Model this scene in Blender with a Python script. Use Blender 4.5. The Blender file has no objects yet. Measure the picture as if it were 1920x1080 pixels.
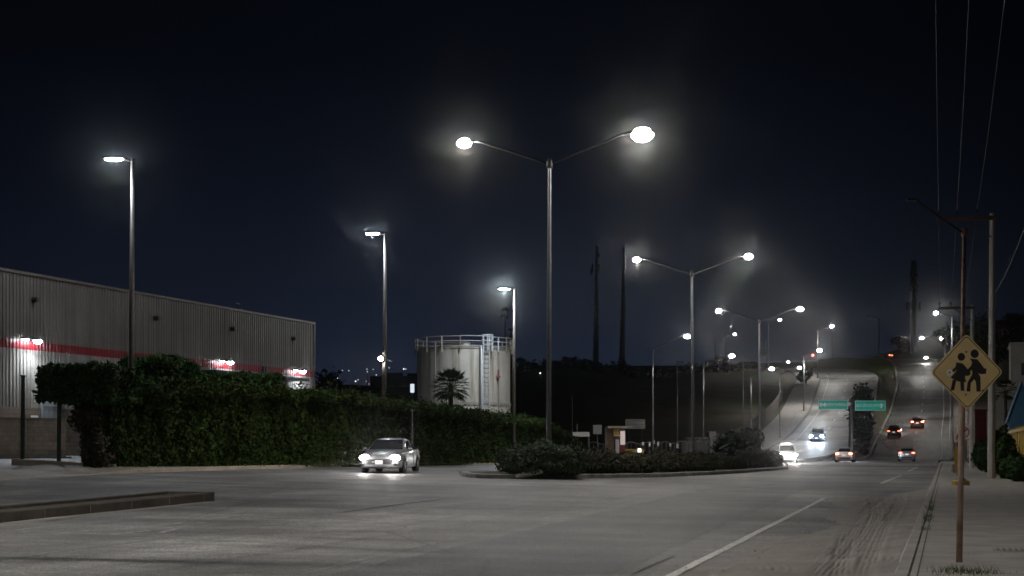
import bpy, math, random
import numpy as np
from mathutils import Vector, Matrix
random.seed(7); RNG = np.random.default_rng(11)
SC = bpy.context.scene
COL = SC.collection
R = math.radians
F, CX, CY, HC = 2667.0, 960.0, 838.0, 1.6      # focal length in photo pixels, principal column, horizon row, eye height

# ------------------------------------------------------------------ small helpers
def sm(t):
    t = np.clip(t, 0, 1); return t * t * (3 - 2 * t)
def PT(px, py, Y):                              # a point seen at (px, py) that stands Y metres away
    return Vector(((px - CX) / F * Y, Y, HC + (CY - py) / F * Y))

class MB:
    def __init__(s): s.v = []; s.f = []
    def add(s, vs, fs, M=None):
        o = len(s.v)
        if M is not None: vs = [M @ Vector(v) for v in vs]
        s.v += [tuple(v) for v in vs]; s.f += [tuple(i + o for i in f) for f in fs]; return s
    def box(s, c, d, rz=0, M=None):
        x, y, z = d[0] / 2, d[1] / 2, d[2] / 2
        vs = [(-x,-y,-z),(x,-y,-z),(x,y,-z),(-x,y,-z),(-x,-y,z),(x,-y,z),(x,y,z),(-x,y,z)]
        T = Matrix.Translation(c) @ Matrix.Rotation(rz, 4, 'Z')
        if M is not None: T = M @ T
        return s.add(vs, [(0,3,2,1),(4,5,6,7),(0,1,5,4),(1,2,6,5),(2,3,7,6),(3,0,4,7)], T)
    def bbox(s, c, d, b=.02, rz=0, M=None):     # box with chamfered vertical and top edges
        x, y, z = d[0] / 2, d[1] / 2, d[2] / 2
        def ring(ix, iy, zz): return [(-ix+b,-iy,zz),(ix-b,-iy,zz),(ix,-iy+b,zz),(ix,iy-b,zz),(ix-b,iy,zz),(-ix+b,iy,zz),(-ix,iy-b,zz),(-ix,-iy+b,zz)]
        vs = ring(x-b, y-b, -z) + ring(x, y, -z+b) + ring(x, y, z-b) + ring(x-b, y-b, z)
        fs = [tuple(reversed(range(8))), tuple(range(24, 32))]
        for k in range(3):
            for i in range(8):
                j = (i + 1) % 8; fs.append((k*8+i, k*8+j, k*8+8+j, k*8+8+i))
        T = Matrix.Translation(c) @ Matrix.Rotation(rz, 4, 'Z')
        if M is not None: T = M @ T
        return s.add(vs, fs, T)
    def tube(s, pts, r, n=8, cap=True):
        pts = [Vector(p) for p in pts]
        if not hasattr(r, '__len__'): r = [r] * len(pts)
        vs = []; fs = []; ref = None
        for i, p in enumerate(pts):
            d = (pts[min(i+1, len(pts)-1)] - pts[max(i-1, 0)]).normalized()
            if ref is None:
                a = Vector((0,0,1)) if abs(d.z) < .9 else Vector((1,0,0)); ref = d.cross(a).normalized()
            ref = (ref - d * ref.dot(d)).normalized(); b = d.cross(ref)
            for k in range(n):
                t = 2 * math.pi * k / n; vs.append(p + (ref * math.cos(t) + b * math.sin(t)) * r[i])
        for i in range(len(pts) - 1):
            for k in range(n):
                j = (k + 1) % n; fs.append((i*n+k, i*n+j, (i+1)*n+j, (i+1)*n+k))
        if cap: fs += [tuple(reversed(range(n))), tuple(range((len(pts)-1)*n, len(pts)*n))]
        return s.add(vs, fs)
    def lathe(s, prof, n=24, c=(0,0,0), M=None, a0=0, a1=2*math.pi):
        vs = []; fs = []; full = abs(a1 - a0 - 2*math.pi) < 1e-6; m = n if full else n + 1
        for r, z in prof:
            for k in range(m):
                t = a0 + (a1 - a0) * k / n; vs.append((c[0] + r*math.cos(t), c[1] + r*math.sin(t), c[2] + z))
        for i in range(len(prof) - 1):
            for k in range(n):
                j = (k + 1) % m; fs.append((i*m+k, i*m+j, (i+1)*m+j, (i+1)*m+k))
        return s.add(vs, fs, M)
    def prism(s, poly, y0, y1, M=None):          # polygon in local x,z pushed along y
        n = len(poly)
        vs = [(p[0], y0, p[1]) for p in poly] + [(p[0], y1, p[1]) for p in poly]
        fs = [tuple(range(n)), tuple(reversed(range(n, 2*n)))] + [((i+1) % n, i, n+i, n+(i+1) % n) for i in range(n)]
        return s.add(vs, fs, M)
    def ball(s, c, rx, ry, rz, nu=12, nv=8, M=None):
        vs = []; fs = []
        for i in range(nv + 1):
            a = math.pi * i / nv - math.pi / 2
            for k in range(nu):
                t = 2*math.pi*k/nu; vs.append((c[0]+rx*math.cos(a)*math.cos(t), c[1]+ry*math.cos(a)*math.sin(t), c[2]+rz*math.sin(a)))
        for i in range(nv):
            for k in range(nu):
                j = (k+1) % nu; fs.append((i*nu+k, i*nu+j, (i+1)*nu+j, (i+1)*nu+k))
        return s.add(vs, fs, M)
    def build(s, name, m, parent=None, smooth=False, loc=None):
        me = bpy.data.meshes.new(name); me.from_pydata(s.v, [], s.f); me.validate(); me.update()
        if smooth: me.polygons.foreach_set('use_smooth', [True] * len(me.polygons))
        if isinstance(m, (list, tuple)):
            for q in m: me.materials.append(q)
        else: me.materials.append(m)
        o = bpy.data.objects.new(name, me); COL.objects.link(o)
        if parent: o.parent = parent
        if loc is not None: o.location = loc
        return o
def sharp(o, ang=40):
    o.data.set_sharp_from_angle(angle=R(ang)) if hasattr(o.data, 'set_sharp_from_angle') else None
    return o
def np_mesh(name, V, Q, m, parent=None, smooth=False):
    me = bpy.data.meshes.new(name); V = np.asarray(V, np.float32); Q = np.asarray(Q, np.int32)
    me.vertices.add(len(V)); me.vertices.foreach_set('co', V.ravel())
    k = Q.shape[1]; me.loops.add(Q.size); me.loops.foreach_set('vertex_index', Q.ravel())
    me.polygons.add(len(Q)); me.polygons.foreach_set('loop_start', np.arange(0, Q.size, k, dtype=np.int32))
    me.polygons.foreach_set('loop_total', np.full(len(Q), k, np.int32)); me.update(calc_edges=True); me.validate()
    if smooth: me.polygons.foreach_set('use_smooth', [True] * len(me.polygons))
    me.materials.append(m); o = bpy.data.objects.new(name, me); COL.objects.link(o)
    if parent: o.parent = parent
    return o
def tag(o, label=None, cat=None, group=None, kind=None):
    if label: o['label'] = label
    if cat: o['category'] = cat
    if group: o['group'] = group
    if kind: o['kind'] = kind
    return o
def thing(name, label, cat, loc=(0,0,0), rz=0, group=None):
    o = bpy.data.objects.new(name, None); COL.objects.link(o); o.location = loc; o.rotation_euler = (0,0,rz)
    o.empty_display_size = .2
    return tag(o, label, cat, group)
def struct(o): return tag(o, kind='structure')
def text_parts(txt, size, sx=1.0):              # lettering as a flat mesh in local x,y, centred
    cu = bpy.data.curves.new('lettering', 'FONT'); cu.body = txt; cu.size = size; cu.align_x = 'CENTER'; cu.align_y = 'CENTER'; cu.extrude = .004
    o = bpy.data.objects.new('lettering', cu); COL.objects.link(o)
    dg = bpy.context.evaluated_depsgraph_get(); me = bpy.data.meshes.new_from_object(o.evaluated_get(dg))
    vs = [(v.co.x * sx, v.co.y, v.co.z) for v in me.vertices]; fs = [tuple(p.vertices) for p in me.polygons]
    bpy.data.objects.remove(o); bpy.data.curves.remove(cu); bpy.data.meshes.remove(me)
    return vs, fs

# ------------------------------------------------------------------ materials
def new_mat(name):
    m = bpy.data.materials.new(name); m.use_nodes = True
    nt = m.node_tree; return m, nt, nt.nodes['Principled BSDF'], nt.nodes.new('ShaderNodeTexCoord')
def N(nt, t, **kw):
    n = nt.nodes.new(t)
    for k, v in kw.items(): setattr(n, k, v)
    return n
def noise(nt, vec, scale, detail=5, rough=.55):
    n = N(nt, 'ShaderNodeTexNoise'); n.inputs['Scale'].default_value = scale; n.inputs['Detail'].default_value = detail
    n.inputs['Roughness'].default_value = rough; nt.links.new(vec, n.inputs['Vector']); return n.outputs['Fac']
def ramp(nt, fac, stops):
    r = N(nt, 'ShaderNodeValToRGB'); e = r.color_ramp.elements
    while len(e) < len(stops): e.new(.5)
    for q, (p, c) in zip(e, stops): q.position = p; q.color = (*c, 1) if len(c) == 3 else c
    nt.links.new(fac, r.inputs['Fac']); return r.outputs['Color']
def mapping(nt, vec, scale=(1,1,1), rot=(0,0,0)):
    q = N(nt, 'ShaderNodeMapping'); q.inputs['Scale'].default_value = scale; q.inputs['Rotation'].default_value = rot
    nt.links.new(vec, q.inputs['Vector']); return q.outputs['Vector']
def mix(nt, fac, a, b, mode='MIX'):
    q = N(nt, 'ShaderNodeMix', data_type='RGBA', blend_type=mode)
    for s, v in ((q.inputs[0], fac), (q.inputs[6], a), (q.inputs[7], b)):
        if isinstance(v, (int, float)): s.default_value = v
        elif isinstance(v, tuple): s.default_value = (*v, 1)
        else: nt.links.new(v, s)
    return q.outputs[2]
def bump(nt, bs, h, strength=.3, dist=.02):
    b = N(nt, 'ShaderNodeBump'); b.inputs['Strength'].default_value = strength; b.inputs['Distance'].default_value = dist
    nt.links.new(h, b.inputs['Height']); nt.links.new(b.outputs['Normal'], bs.inputs['Normal'])
def plain(name, a, b=None, rough=.6, metal=0., scale=3., bumpy=0., spec=.5, world=False, coat=0.):
    m, nt, bs, tc = new_mat(name); b = b or tuple(x * .75 for x in a)
    if world: vec = N(nt, 'ShaderNodeNewGeometry').outputs['Position']
    else: vec = tc.outputs['Object']
    f = noise(nt, vec, scale)
    nt.links.new(ramp(nt, f, [(.32, b), (.68, a)]), bs.inputs['Base Color'])
    bs.inputs['Roughness'].default_value = rough; bs.inputs['Metallic'].default_value = metal
    bs.inputs['Specular IOR Level'].default_value = spec; bs.inputs['Coat Weight'].default_value = coat
    if bumpy: bump(nt, bs, noise(nt, vec, scale * 8), bumpy)
    return m
def glow(name, col, s):
    m, nt, bs, tc = new_mat(name); bs.inputs['Base Color'].default_value = (.8,.8,.8,1)
    bs.inputs['Emission Color'].default_value = (*col, 1); bs.inputs['Emission Strength'].default_value = s
    m.cycles.emission_sampling = 'NONE'; return m
def leafmat(name, dark, light, alt=None, rough=.55):
    m, nt, bs, tc = new_mat(name); g = N(nt, 'ShaderNodeNewGeometry')
    big = noise(nt, g.outputs['Position'], .9, 3)
    base = ramp(nt, g.outputs['Random Per Island'], [(0, dark), (.8, light), (1, alt or light)])
    c = mix(nt, big, base, mix(nt, .6, base, tuple(x*.55 for x in dark)))
    patch = ramp(nt, noise(nt, g.outputs['Position'], .38, 5, .6), [(.55,(0,0,0)),(.72,(.55,)*3)])
    c = mix(nt, patch, c, mix(nt, .7, base, (.075,.045,.022)))
    nt.links.new(c, bs.inputs['Base Color']); bs.inputs['Roughness'].default_value = rough
    bs.inputs['Specular IOR Level'].default_value = .2
    return m

def asphalt(name, base, tint=(1,1,1), rough=.5, streak=1.):
    m, nt, bs, tc = new_mat(name); g = N(nt, 'ShaderNodeNewGeometry').outputs['Position']
    rot = mapping(nt, g, (1,1,1), (0,0,R(17)))            # x across, y along the road
    along = noise(nt, mapping(nt, rot, (.55,.035,.1)), 1.0, 6, .6)
    across = noise(nt, mapping(nt, rot, (.13,.62,.1)), 1.0, 6, .65)
    blot = noise(nt, g, .12, 6, .6); grain = noise(nt, g, 38, 3, .7); mid = noise(nt, g, 2.2, 6, .65)
    def mul(f, lo, hi, a=.3, b=.7):
        return ramp(nt, f, [(a, (lo,)*3), (b, (hi,)*3)])
    c = mix(nt, 1., tuple(base*t for t in tint), mul(along, .72, 1.25), 'MULTIPLY')
    c = mix(nt, streak, c, mul(across, .68, 1.32, .36, .66), 'MULTIPLY')
    c = mix(nt, 1., c, mul(blot, .60, 1.38, .36, .64), 'MULTIPLY')
    c = mix(nt, 1., c, mul(mid, .74, 1.22, .34, .66), 'MULTIPLY')
    c = mix(nt, 1., c, mul(noise(nt, g, 11, 5, .75), .68, 1.34, .36, .64), 'MULTIPLY')
    c = mix(nt, 1., c, mul(grain, .42, 1.75, .36, .64), 'MULTIPLY')
    vo = N(nt, 'ShaderNodeTexVoronoi', feature='DISTANCE_TO_EDGE'); vo.inputs['Scale'].default_value = .16
    wob = mix(nt, .08, g, N_color(nt, g, .9)); nt.links.new(wob, vo.inputs['Vector'])
    crack = ramp(nt, vo.outputs['Distance'], [(0, (.45,)*3), (.0055, (1,)*3)])
    c = mix(nt, .7, c, crack, 'MULTIPLY')
    nt.links.new(c, bs.inputs['Base Color'])
    nt.links.new(ramp(nt, mid, [(.3, (rough-.1,)*3), (.7, (rough+.14,)*3)]), bs.inputs['Roughness'])
    bs.inputs['Specular IOR Level'].default_value = .26
    bump(nt, bs, grain, .6, .010); return m
def N_color(nt, vec, scale):
    n = N(nt, 'ShaderNodeTexNoise'); n.inputs['Scale'].default_value = scale; nt.links.new(vec, n.inputs['Vector']); return n.outputs['Color']
def wornpaint(name, col, under, wear=.5):
    m, nt, bs, tc = new_mat(name); g = N(nt, 'ShaderNodeNewGeometry').outputs['Position']
    f = noise(nt, g, 4.5, 8, .75)
    k = ramp(nt, f, [(wear-.06, (0,0,0)), (wear+.06, (1,1,1))])
    nt.links.new(mix(nt, k, under, col), bs.inputs['Base Color']); bs.inputs['Roughness'].default_value = .6; return m
def blockmat(name, a, b, mortar, bw=.4, bh=.2):
    m, nt, bs, tc = new_mat(name); br = N(nt, 'ShaderNodeTexBrick')
    q = mapping(nt, tc.outputs['Object'], (1,1,1), (R(90),0,0)); nt.links.new(q, br.inputs['Vector'])
    br.inputs['Color1'].default_value = (*a,1); br.inputs['Color2'].default_value = (*b,1); br.inputs['Mortar'].default_value = (*mortar,1)
    br.inputs['Scale'].default_value = 1; br.inputs['Brick Width'].default_value = bw; br.inputs['Row Height'].default_value = bh; br.inputs['Mortar Size'].default_value = .012
    c = mix(nt, 1., br.outputs['Color'], ramp(nt, noise(nt, tc.outputs['Object'], 4), [(.3,(.75,)*3),(.7,(1.15,)*3)]), 'MULTIPLY')
    nt.links.new(c, bs.inputs['Base Color']); bs.inputs['Roughness'].default_value = .85; bump(nt, bs, br.outputs['Fac'], -.3); return m

M = {}
M['asphalt'] = asphalt('asphalt', .26, (1.0,.972,.955), .56)
M['asphalt_dark'] = asphalt('asphalt_dark', .175, (.98,.97,.975), .54)
M['asphalt_pale'] = asphalt('asphalt_pale', .33, (1,.975,.955), .6)
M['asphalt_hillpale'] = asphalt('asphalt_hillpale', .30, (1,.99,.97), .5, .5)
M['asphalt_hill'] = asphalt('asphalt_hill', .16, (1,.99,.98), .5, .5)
M['tar'] = plain('tar', (.115,.113,.112), rough=.7, spec=.2)
M['concrete'] = plain('concrete', (.47,.445,.42), (.33,.31,.29), .8, scale=1.3, bumpy=.25, world=True)
M['kerb'] = plain('kerb', (.30,.275,.24), (.16,.145,.125), .85, scale=2.2, bumpy=.35, world=True)
M['kerb_old'] = plain('kerb_old', (.13,.115,.10), (.075,.065,.055), .9, scale=1.8, bumpy=.4, world=True)
M['kerb_pale'] = plain('kerb_pale', (.46,.45,.43), (.24,.23,.22), .85, scale=1.8, bumpy=.35, world=True)
M['tan_kerb'] = plain('tan_kerb', (.55,.48,.40), (.40,.34,.28), .85, scale=1.5, bumpy=.3, world=True)
M['soil'] = plain('soil', (.11,.09,.07), (.06,.05,.04), .95, scale=.6, bumpy=.5, world=True)
M['dirt'] = plain('dirt', (.39,.36,.33), (.29,.27,.25), .92, scale=1.6, bumpy=.4, world=True)
M['lot'] = plain('lot', (.34,.34,.34), (.24,.24,.25), .6, scale=.4, world=True)
M['paint'] = wornpaint('road_paint', (.80,.78,.74), (.25,.243,.235), .42)
M['paint_faint'] = wornpaint('faint_paint', (.55,.55,.54), (.255,.25,.243), .50)
M['galv'] = plain('galvanised', (.19,.19,.20), (.13,.13,.135), .42, .6, scale=2)
M['dkmetal'] = plain('dark_metal', (.05,.05,.055), rough=.5, metal=.3)
M['brownpole'] = plain('brown_pole', (.13,.11,.095), (.09,.075,.065), .5, .2)
M['black'] = plain('black_plastic', (.015,.015,.017), rough=.5)
M['rubber'] = plain('rubber', (.018,.018,.018), rough=.85)
def cladmat(name, a, b):
    m, nt, bs, tc = new_mat(name); v = tc.outputs['Object']
    c = ramp(nt, noise(nt, v, .5, 5), [(.3,b),(.7,a)])
    st = noise(nt, mapping(nt, v, (2.6,2.6,.10)), 1., 6, .6); c = mix(nt, 1., c, ramp(nt, st, [(.35,(.72,)*3),(.62,(1.1,)*3)]), 'MULTIPLY')
    br = N(nt, 'ShaderNodeTexBrick'); nt.links.new(mapping(nt, v, (1,1,1), (R(90),0,0)), br.inputs['Vector']); br.offset = 0
    for k, q in (('Color1',(1,1,1,1)),('Color2',(.90,.90,.90,1)),('Mortar',(.7,.7,.7,1))): br.inputs[k].default_value = q
    br.inputs['Scale'].default_value = 1; br.inputs['Brick Width'].default_value = .92; br.inputs['Row Height'].default_value = 6.4; br.inputs['Mortar Size'].default_value = .006
    c = mix(nt, 1., c, br.outputs['Color'], 'MULTIPLY'); nt.links.new(c, bs.inputs['Base Color']); bs.inputs['Roughness'].default_value = .36; return m
M['clad'] = cladmat('beige_cladding', (.155,.141,.126), (.115,.104,.092))
M['clad_red'] = cladmat('red_cladding', (.24,.008,.016), (.17,.006,.012))
M['clad_white'] = cladmat('white_cladding', (.26,.25,.235), (.20,.19,.18))
M['block'] = blockmat('brown_block', (.17,.13,.10), (.13,.10,.08), (.09,.075,.06))
M['greydoor'] = plain('grey_door', (.20,.22,.25), (.17,.185,.21), .5)
M['white'] = plain('white_paint', (.75,.75,.74), (.66,.66,.65), .5)
M['grey'] = plain('grey_paint', (.30,.30,.31), rough=.5)
M['tank'] = plain('tank_paint', (.62,.58,.51), (.50,.465,.40), .42, scale=.55, spec=.5)
def tankmat():
    m, nt, bs, tc = new_mat('tank_paint'); v = tc.outputs['Object']
    streak = noise(nt, mapping(nt, v, (2.2,2.2,.12)), 1., 6, .65); blot = noise(nt, v, .5, 6, .6)
    c = ramp(nt, blot, [(.3,(.46,.43,.37)),(.7,(.62,.58,.51))])
    c = mix(nt, ramp(nt, streak, [(.47,(0,0,0)),(.66,(.85,)*3)]), c, (.22,.165,.11))
    nt.links.new(c, bs.inputs['Base Color']); bs.inputs['Roughness'].default_value = .45; return m
M['tank'] = tankmat()
M['tank_trim'] = plain('tank_trim', (.40,.37,.32), (.30,.27,.23), .5)
M['railw'] = plain('rail_paint', (.66,.67,.69), (.56,.57,.59), .4, .2)
M['railt'] = plain('rail_tan', (.55,.49,.40), (.46,.41,.33), .5)
M['redpart'] = plain('red_fitting', (.16,.018,.018), rough=.5)
M['greenpost'] = plain('green_post', (.016,.05,.035), (.012,.035,.025), .45)
M['rust'] = plain('rusty_steel', (.30,.19,.13), (.14,.065,.04), .75, .1, scale=5, bumpy=.3)
M['rustpole'] = plain('rusty_pole', (.36,.29,.24), (.17,.075,.045), .7, .1, scale=3.2, bumpy=.3)
M['yellow'] = plain('yellow_paint', (.48,.33,.05), (.36,.25,.05), .65, scale=4)
M['signyellow'] = plain('sign_yellow', (.80,.62,.31), (.72,.555,.27), .5, scale=6)
M['signblack'] = plain('sign_black', (.03,.026,.022), rough=.6)
M['signgreen'] = plain('sign_green', (.0,.60,.38), (.0,.54,.34), .45)
M['signwhite'] = plain('sign_white', (.92,.92,.92), (.78,.78,.78), .45)
M['signred'] = plain('sign_red', (.55,.02,.03), rough=.5)
M['wood'] = plain('wood_boards', (.16,.10,.07), (.10,.065,.045), .75, scale=3)
M['blue'] = plain('blue_wall', (.10,.26,.44), (.085,.22,.38), .8)
M['palewall'] = plain('pale_wall', (.50,.48,.44), (.40,.385,.35), .85, world=True)
M['darkwall'] = plain('dark_wall', (.09,.09,.10), (.06,.06,.065), .9)
M['glass'] = plain('car_glass', (.012,.013,.015), (.010,.011,.012), .06, spec=.6)
M['silver'] = plain('silver_paint', (.36,.365,.38), (.34,.345,.36), .28, .6, coat=.6)
M['whitep'] = plain('white_car_paint', (.72,.72,.73), (.68,.68,.69), .3, coat=.6)
M['greyp'] = plain('grey_car_paint', (.30,.32,.34), (.28,.30,.32), .3, .5, coat=.6)
M['darkp'] = plain('dark_car_paint', (.02,.02,.024), (.017,.017,.02), .25, .2, coat=.8)
M['bluep'] = plain('blue_car_paint', (.03,.05,.12), (.025,.045,.1), .3, .4, coat=.6)
M['maroonp'] = plain('maroon_car_paint', (.09,.05,.05), (.07,.04,.04), .3, .4, coat=.6)
M['chrome'] = plain('bright_trim', (.7,.7,.72), rough=.15, metal=1.)
M['hedge'] = leafmat('hedge_leaf', (.021,.045,.008), (.054,.098,.016), (.095,.080,.020), .8)
M['clip'] = leafmat('clipped_leaf', (.020,.050,.013), (.045,.105,.026), None, .75)
M['bush'] = leafmat('grey_bush_leaf', (.034,.054,.030), (.080,.115,.066), None, .75)
M['shrub'] = leafmat('dark_shrub_leaf', (.030,.034,.021), (.062,.062,.040), (.085,.06,.035), .8)
M['boug'] = leafmat('bougainvillea_leaf', (.030,.040,.018), (.055,.06,.03), (.20,.03,.06))
M['palm'] = leafmat('palm_leaf', (.016,.036,.010), (.034,.066,.018))
M['dtree'] = leafmat('dark_tree_leaf', (.012,.018,.010), (.026,.032,.017))
M['grassm'] = leafmat('grass_blade', (.07,.11,.03), (.13,.18,.06), (.22,.20,.11))
M['trunk'] = plain('bark', (.10,.065,.045), (.055,.035,.025), .9, scale=6, bumpy=.5)
M['lens'] = glow('street_lens', (1.0,.98,.93), 90)
M['lens_far'] = glow('far_lens', (1.0,.98,.94), 25)
M['lens_blue'] = glow('parking_lens', (.88,.94,1.0), 60)
M['headlamp'] = glow('headlamp_lens', (1.0,.93,.91), 60)
M['headlamp_blue'] = glow('blue_headlamp_lens', (.72,.86,1.0), 60)
M['taillamp'] = glow('taillamp_lens', (1.0,.10,.05), 9)
M['brakelamp'] = glow('brakelamp_lens', (1.0,.14,.07), 22)
M['plateglow'] = glow('lit_plate_glow', (1.0,.82,.68), .5)  # number plate is no lamp: the light on it is put in as glow
M['citylight'] = glow('city_light', (1.0,.97,.95), 2.2)
M['citywarm'] = glow('warm_city_light', (1.0,.5,.35), 1.6)
M['litpanel'] = glow('lit_panel', (.75,.86,1.0), .9)
M['kioskpanel'] = glow('kiosk_panel', (1.0,.74,.68), .26)
M['redlamp'] = glow('red_lamp', (1.0,.10,.06), 9)

# ------------------------------------------------------------------ lie of the land
S17, C17 = math.sin(R(17)), math.cos(R(17))
def wt(x, y): return C17*x - S17*y, S17*x + C17*y        # across / along the main road
def xy(w, t): return C17*w + S17*t, -S17*w + C17*t
def g0(x, y):
    w, t = wt(x, y)
    A = .02*np.clip(-w-3, 0, None) + .06*np.clip(-w-32, 0, 8)
    A = np.minimum(A, 1.35)
    return A * sm((t-20)/30) * (1 - sm((t-58)/85))
def dense(P, step=1.0):                                  # polyline -> smooth dense polyline (x, y, z, width)
    P = np.array(P, float); d = np.r_[0, np.cumsum(np.hypot(*np.diff(P[:, :2], axis=0).T))]
    s = np.arange(0, d[-1], step); Q = np.stack([np.interp(s, d, P[:, k]) for k in range(P.shape[1])], 1)
    for _ in range(3):
        pad = np.pad(Q, ((7,7),(0,0)), mode='edge')
        pad[:7] = Q[0] + (np.arange(-7,0)[:,None])*(Q[1]-Q[0]); pad[-7:] = Q[-1] + (np.arange(1,8)[:,None])*(Q[-1]-Q[-2])
        Q = np.stack([np.convolve(pad[:, k], np.ones(15)/15, 'valid') for k in range(P.shape[1])], 1)
    return Q
# carriageway centre lines: x, y, rise above g0, width
LW = dense([(0.4,88,0,9.6),(9.5,117,0,9.6),(18,137.5,0,9.6),(27,158,0,9.6),(35.6,178,.5,9.6),(44.4,203,2.7,9.8),(56.2,242.5,7.6,10.3),(65.6,279,13.1,11),(72.2,304,16.5,11.6),(75.2,327,19.2,12),(72.5,346,20.6,12),(62,364,21.9,12),(44,378,22.8,12),(20,386,23,12)])
RW = dense([(34.5,140,0,10.4),(42.5,160,0,10.4),(46,168,-.2,10.4),(50,178,-.15,10.4),(53,188,.6,10.4),(56.5,200,1.9,10.4),(62.5,220,3.8,10.4),(72,250,7.5,10.4),(87,300,14.4,10.6),(99,345,20.6,11.4),(108,378,24.4,13),(112,400,26.6,14),(109,420,27.4,14),(98,440,27.8,14),(80,455,28,14)])
RS = np.concatenate([LW, RW]); RSK = np.r_[np.zeros(len(LW)), np.ones(len(RW))]
SKX = [-3000,300,590,700,790,960,1000,1080,1130,1165,1215,1260,1300,1360,1400,1480,1540,1580,1640,1700,1760,1850,1920,2100,2600,6000]
SKY_ = [760,735,726,727,727,700,693,686,695,698,708,706,696,684,681,688,684,674,656,638,622,609,601,585,600,700]
def hill(x, y):
    yy = np.maximum(y, 30.); px = x / yy * F + CX
    sk = np.interp(px, SKX, SKY_); ry = np.interp(px, [1420,1600], [330.,450.])
    top = HC + (CY - sk) / F * ry + 1.3*np.sin(x*.21)*np.sin(y*.17+1)*0.5
    return top * sm((y-185)/(ry-185)) * (1 - .8*sm((y-ry)/500.))
def G(x, y):
    x = np.atleast_1d(np.asarray(x, float)); y = np.atleast_1d(np.asarray(y, float)); x, y = np.broadcast_arrays(x, y)
    z = np.array(g0(x, y)); k = np.where(y > 140)[0]
    for c in range(0, len(k), 4000):
        i = k[c:c+4000]; X, Y = x[i], y[i]
        d = np.hypot(X[:,None]-RS[None,:,0], Y[:,None]-RS[None,:,1])
        eff = np.maximum(d - RS[None,:,3]/2 - .8, 0) 
        eL, eR = eff[:, RSK==0], eff[:, RSK==1]
        aL, aR = d[:, RSK==0].argmin(1), d[:, RSK==1].argmin(1); n = np.arange(len(i))
        dL, dR = eL[n, aL], eR[n, aR]; zL, zR = LW[aL, 2], RW[aR, 2]
        wL, wR = 1/(dL+.25)**3, 1/(dR+.25)**3
        zr = (zL*wL + zR*wR)/(wL+wR); dm = np.minimum(dL, dR)
        f = sm((dm-1)/34.)
        h = zr*(1-f) + hill(X, Y)*f
        b = sm((Y-140)/22.); z[i] = z[i]*(1-b) + (h + g0(X, Y)*(1-f))*b
    return z
def gz(x, y): return float(G(x, y)[0])
YS = np.r_[np.arange(12, 200, .25), np.arange(200, 600, .5)]
def hit(px, py):                                         # where the sight line through a photo pixel meets the ground
    X = (px-CX)/F*YS; Z = HC + (CY-py)/F*YS; g = G(X, YS)
    k = np.where(Z < g)[0]; i = k[0] if len(k) else len(YS)-1
    return Vector((X[i], YS[i], g[i]))
def onground(px, Y, dz=0.):
    x = (px-CX)/F*Y; return Vector((x, Y, gz(x, Y)+dz))

# ------------------------------------------------------------------ ground, roads, pavements
def grid_sheet(name, xs, ys, zf, m, smooth=True):
    Xg, Yg = np.meshgrid(xs, ys); V = np.stack([Xg.ravel(), Yg.ravel(), zf(Xg.ravel(), Yg.ravel())], 1)
    nx = len(xs); i, j = np.meshgrid(np.arange(nx-1), np.arange(len(ys)-1)); a = (j*nx+i).ravel()
    return np_mesh(name, V, np.stack([a, a+1, a+nx+1, a+nx], 1), m, smooth=smooth)
def wt_sheet(name, ws, ts, dz, m, smooth=True):
    W, T = np.meshgrid(ws, ts); X, Y = xy(W.ravel(), T.ravel()); V = np.stack([X, Y, G(X, Y)+(dz(T.ravel()) if callable(dz) else dz)], 1)
    nx = len(ws); i, j = np.meshgrid(np.arange(nx-1), np.arange(len(ts)-1)); a = (j*nx+i).ravel()
    return np_mesh(name, V, np.stack([a, a+1, a+nx+1, a+nx], 1), m, smooth=smooth)
gx = np.r_[-3000,-1500,-700,-400,-250,-170,-120,-90,-70,np.arange(-56,150,2.5),152,160,175,195,220,260,320,420,700,1500,3000]
gy = np.r_[-300,-120,-60,-30,np.arange(-10,470,2.5),475,490,510,540,580,640,720,850,1100,1600,3000,6000]
def mground(name):
    m, nt, bs, tc = new_mat(name); g = N(nt, 'ShaderNodeNewGeometry').outputs['Position']
    sp = N(nt, 'ShaderNodeSeparateXYZ'); nt.links.new(g, sp.inputs[0])
    dirt = ramp(nt, noise(nt, g, .25, 7), [(.3,(.075,.060,.045)),(.7,(.15,.12,.09))])
    grass = ramp(nt, noise(nt, g, 1.4, 5), [(.3,(.035,.06,.015)),(.7,(.08,.115,.035))])
    f = ramp(nt, noise(nt, g, .035, 4), [(.45,(0,0,0)),(.6,(1,1,1))])
    nt.links.new(mix(nt, f, dirt, grass), bs.inputs['Base Color']); bs.inputs['Roughness'].default_value = .95
    bump(nt, bs, noise(nt, g, 3, 6), .6, .1); return m
M['ground'] = mground('dry_ground')
struct(grid_sheet('ground', gx, gy, lambda x, y: G(x, y) - .10 - .12*(np.hypot(x, y-60) < 110), M['ground']))

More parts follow.
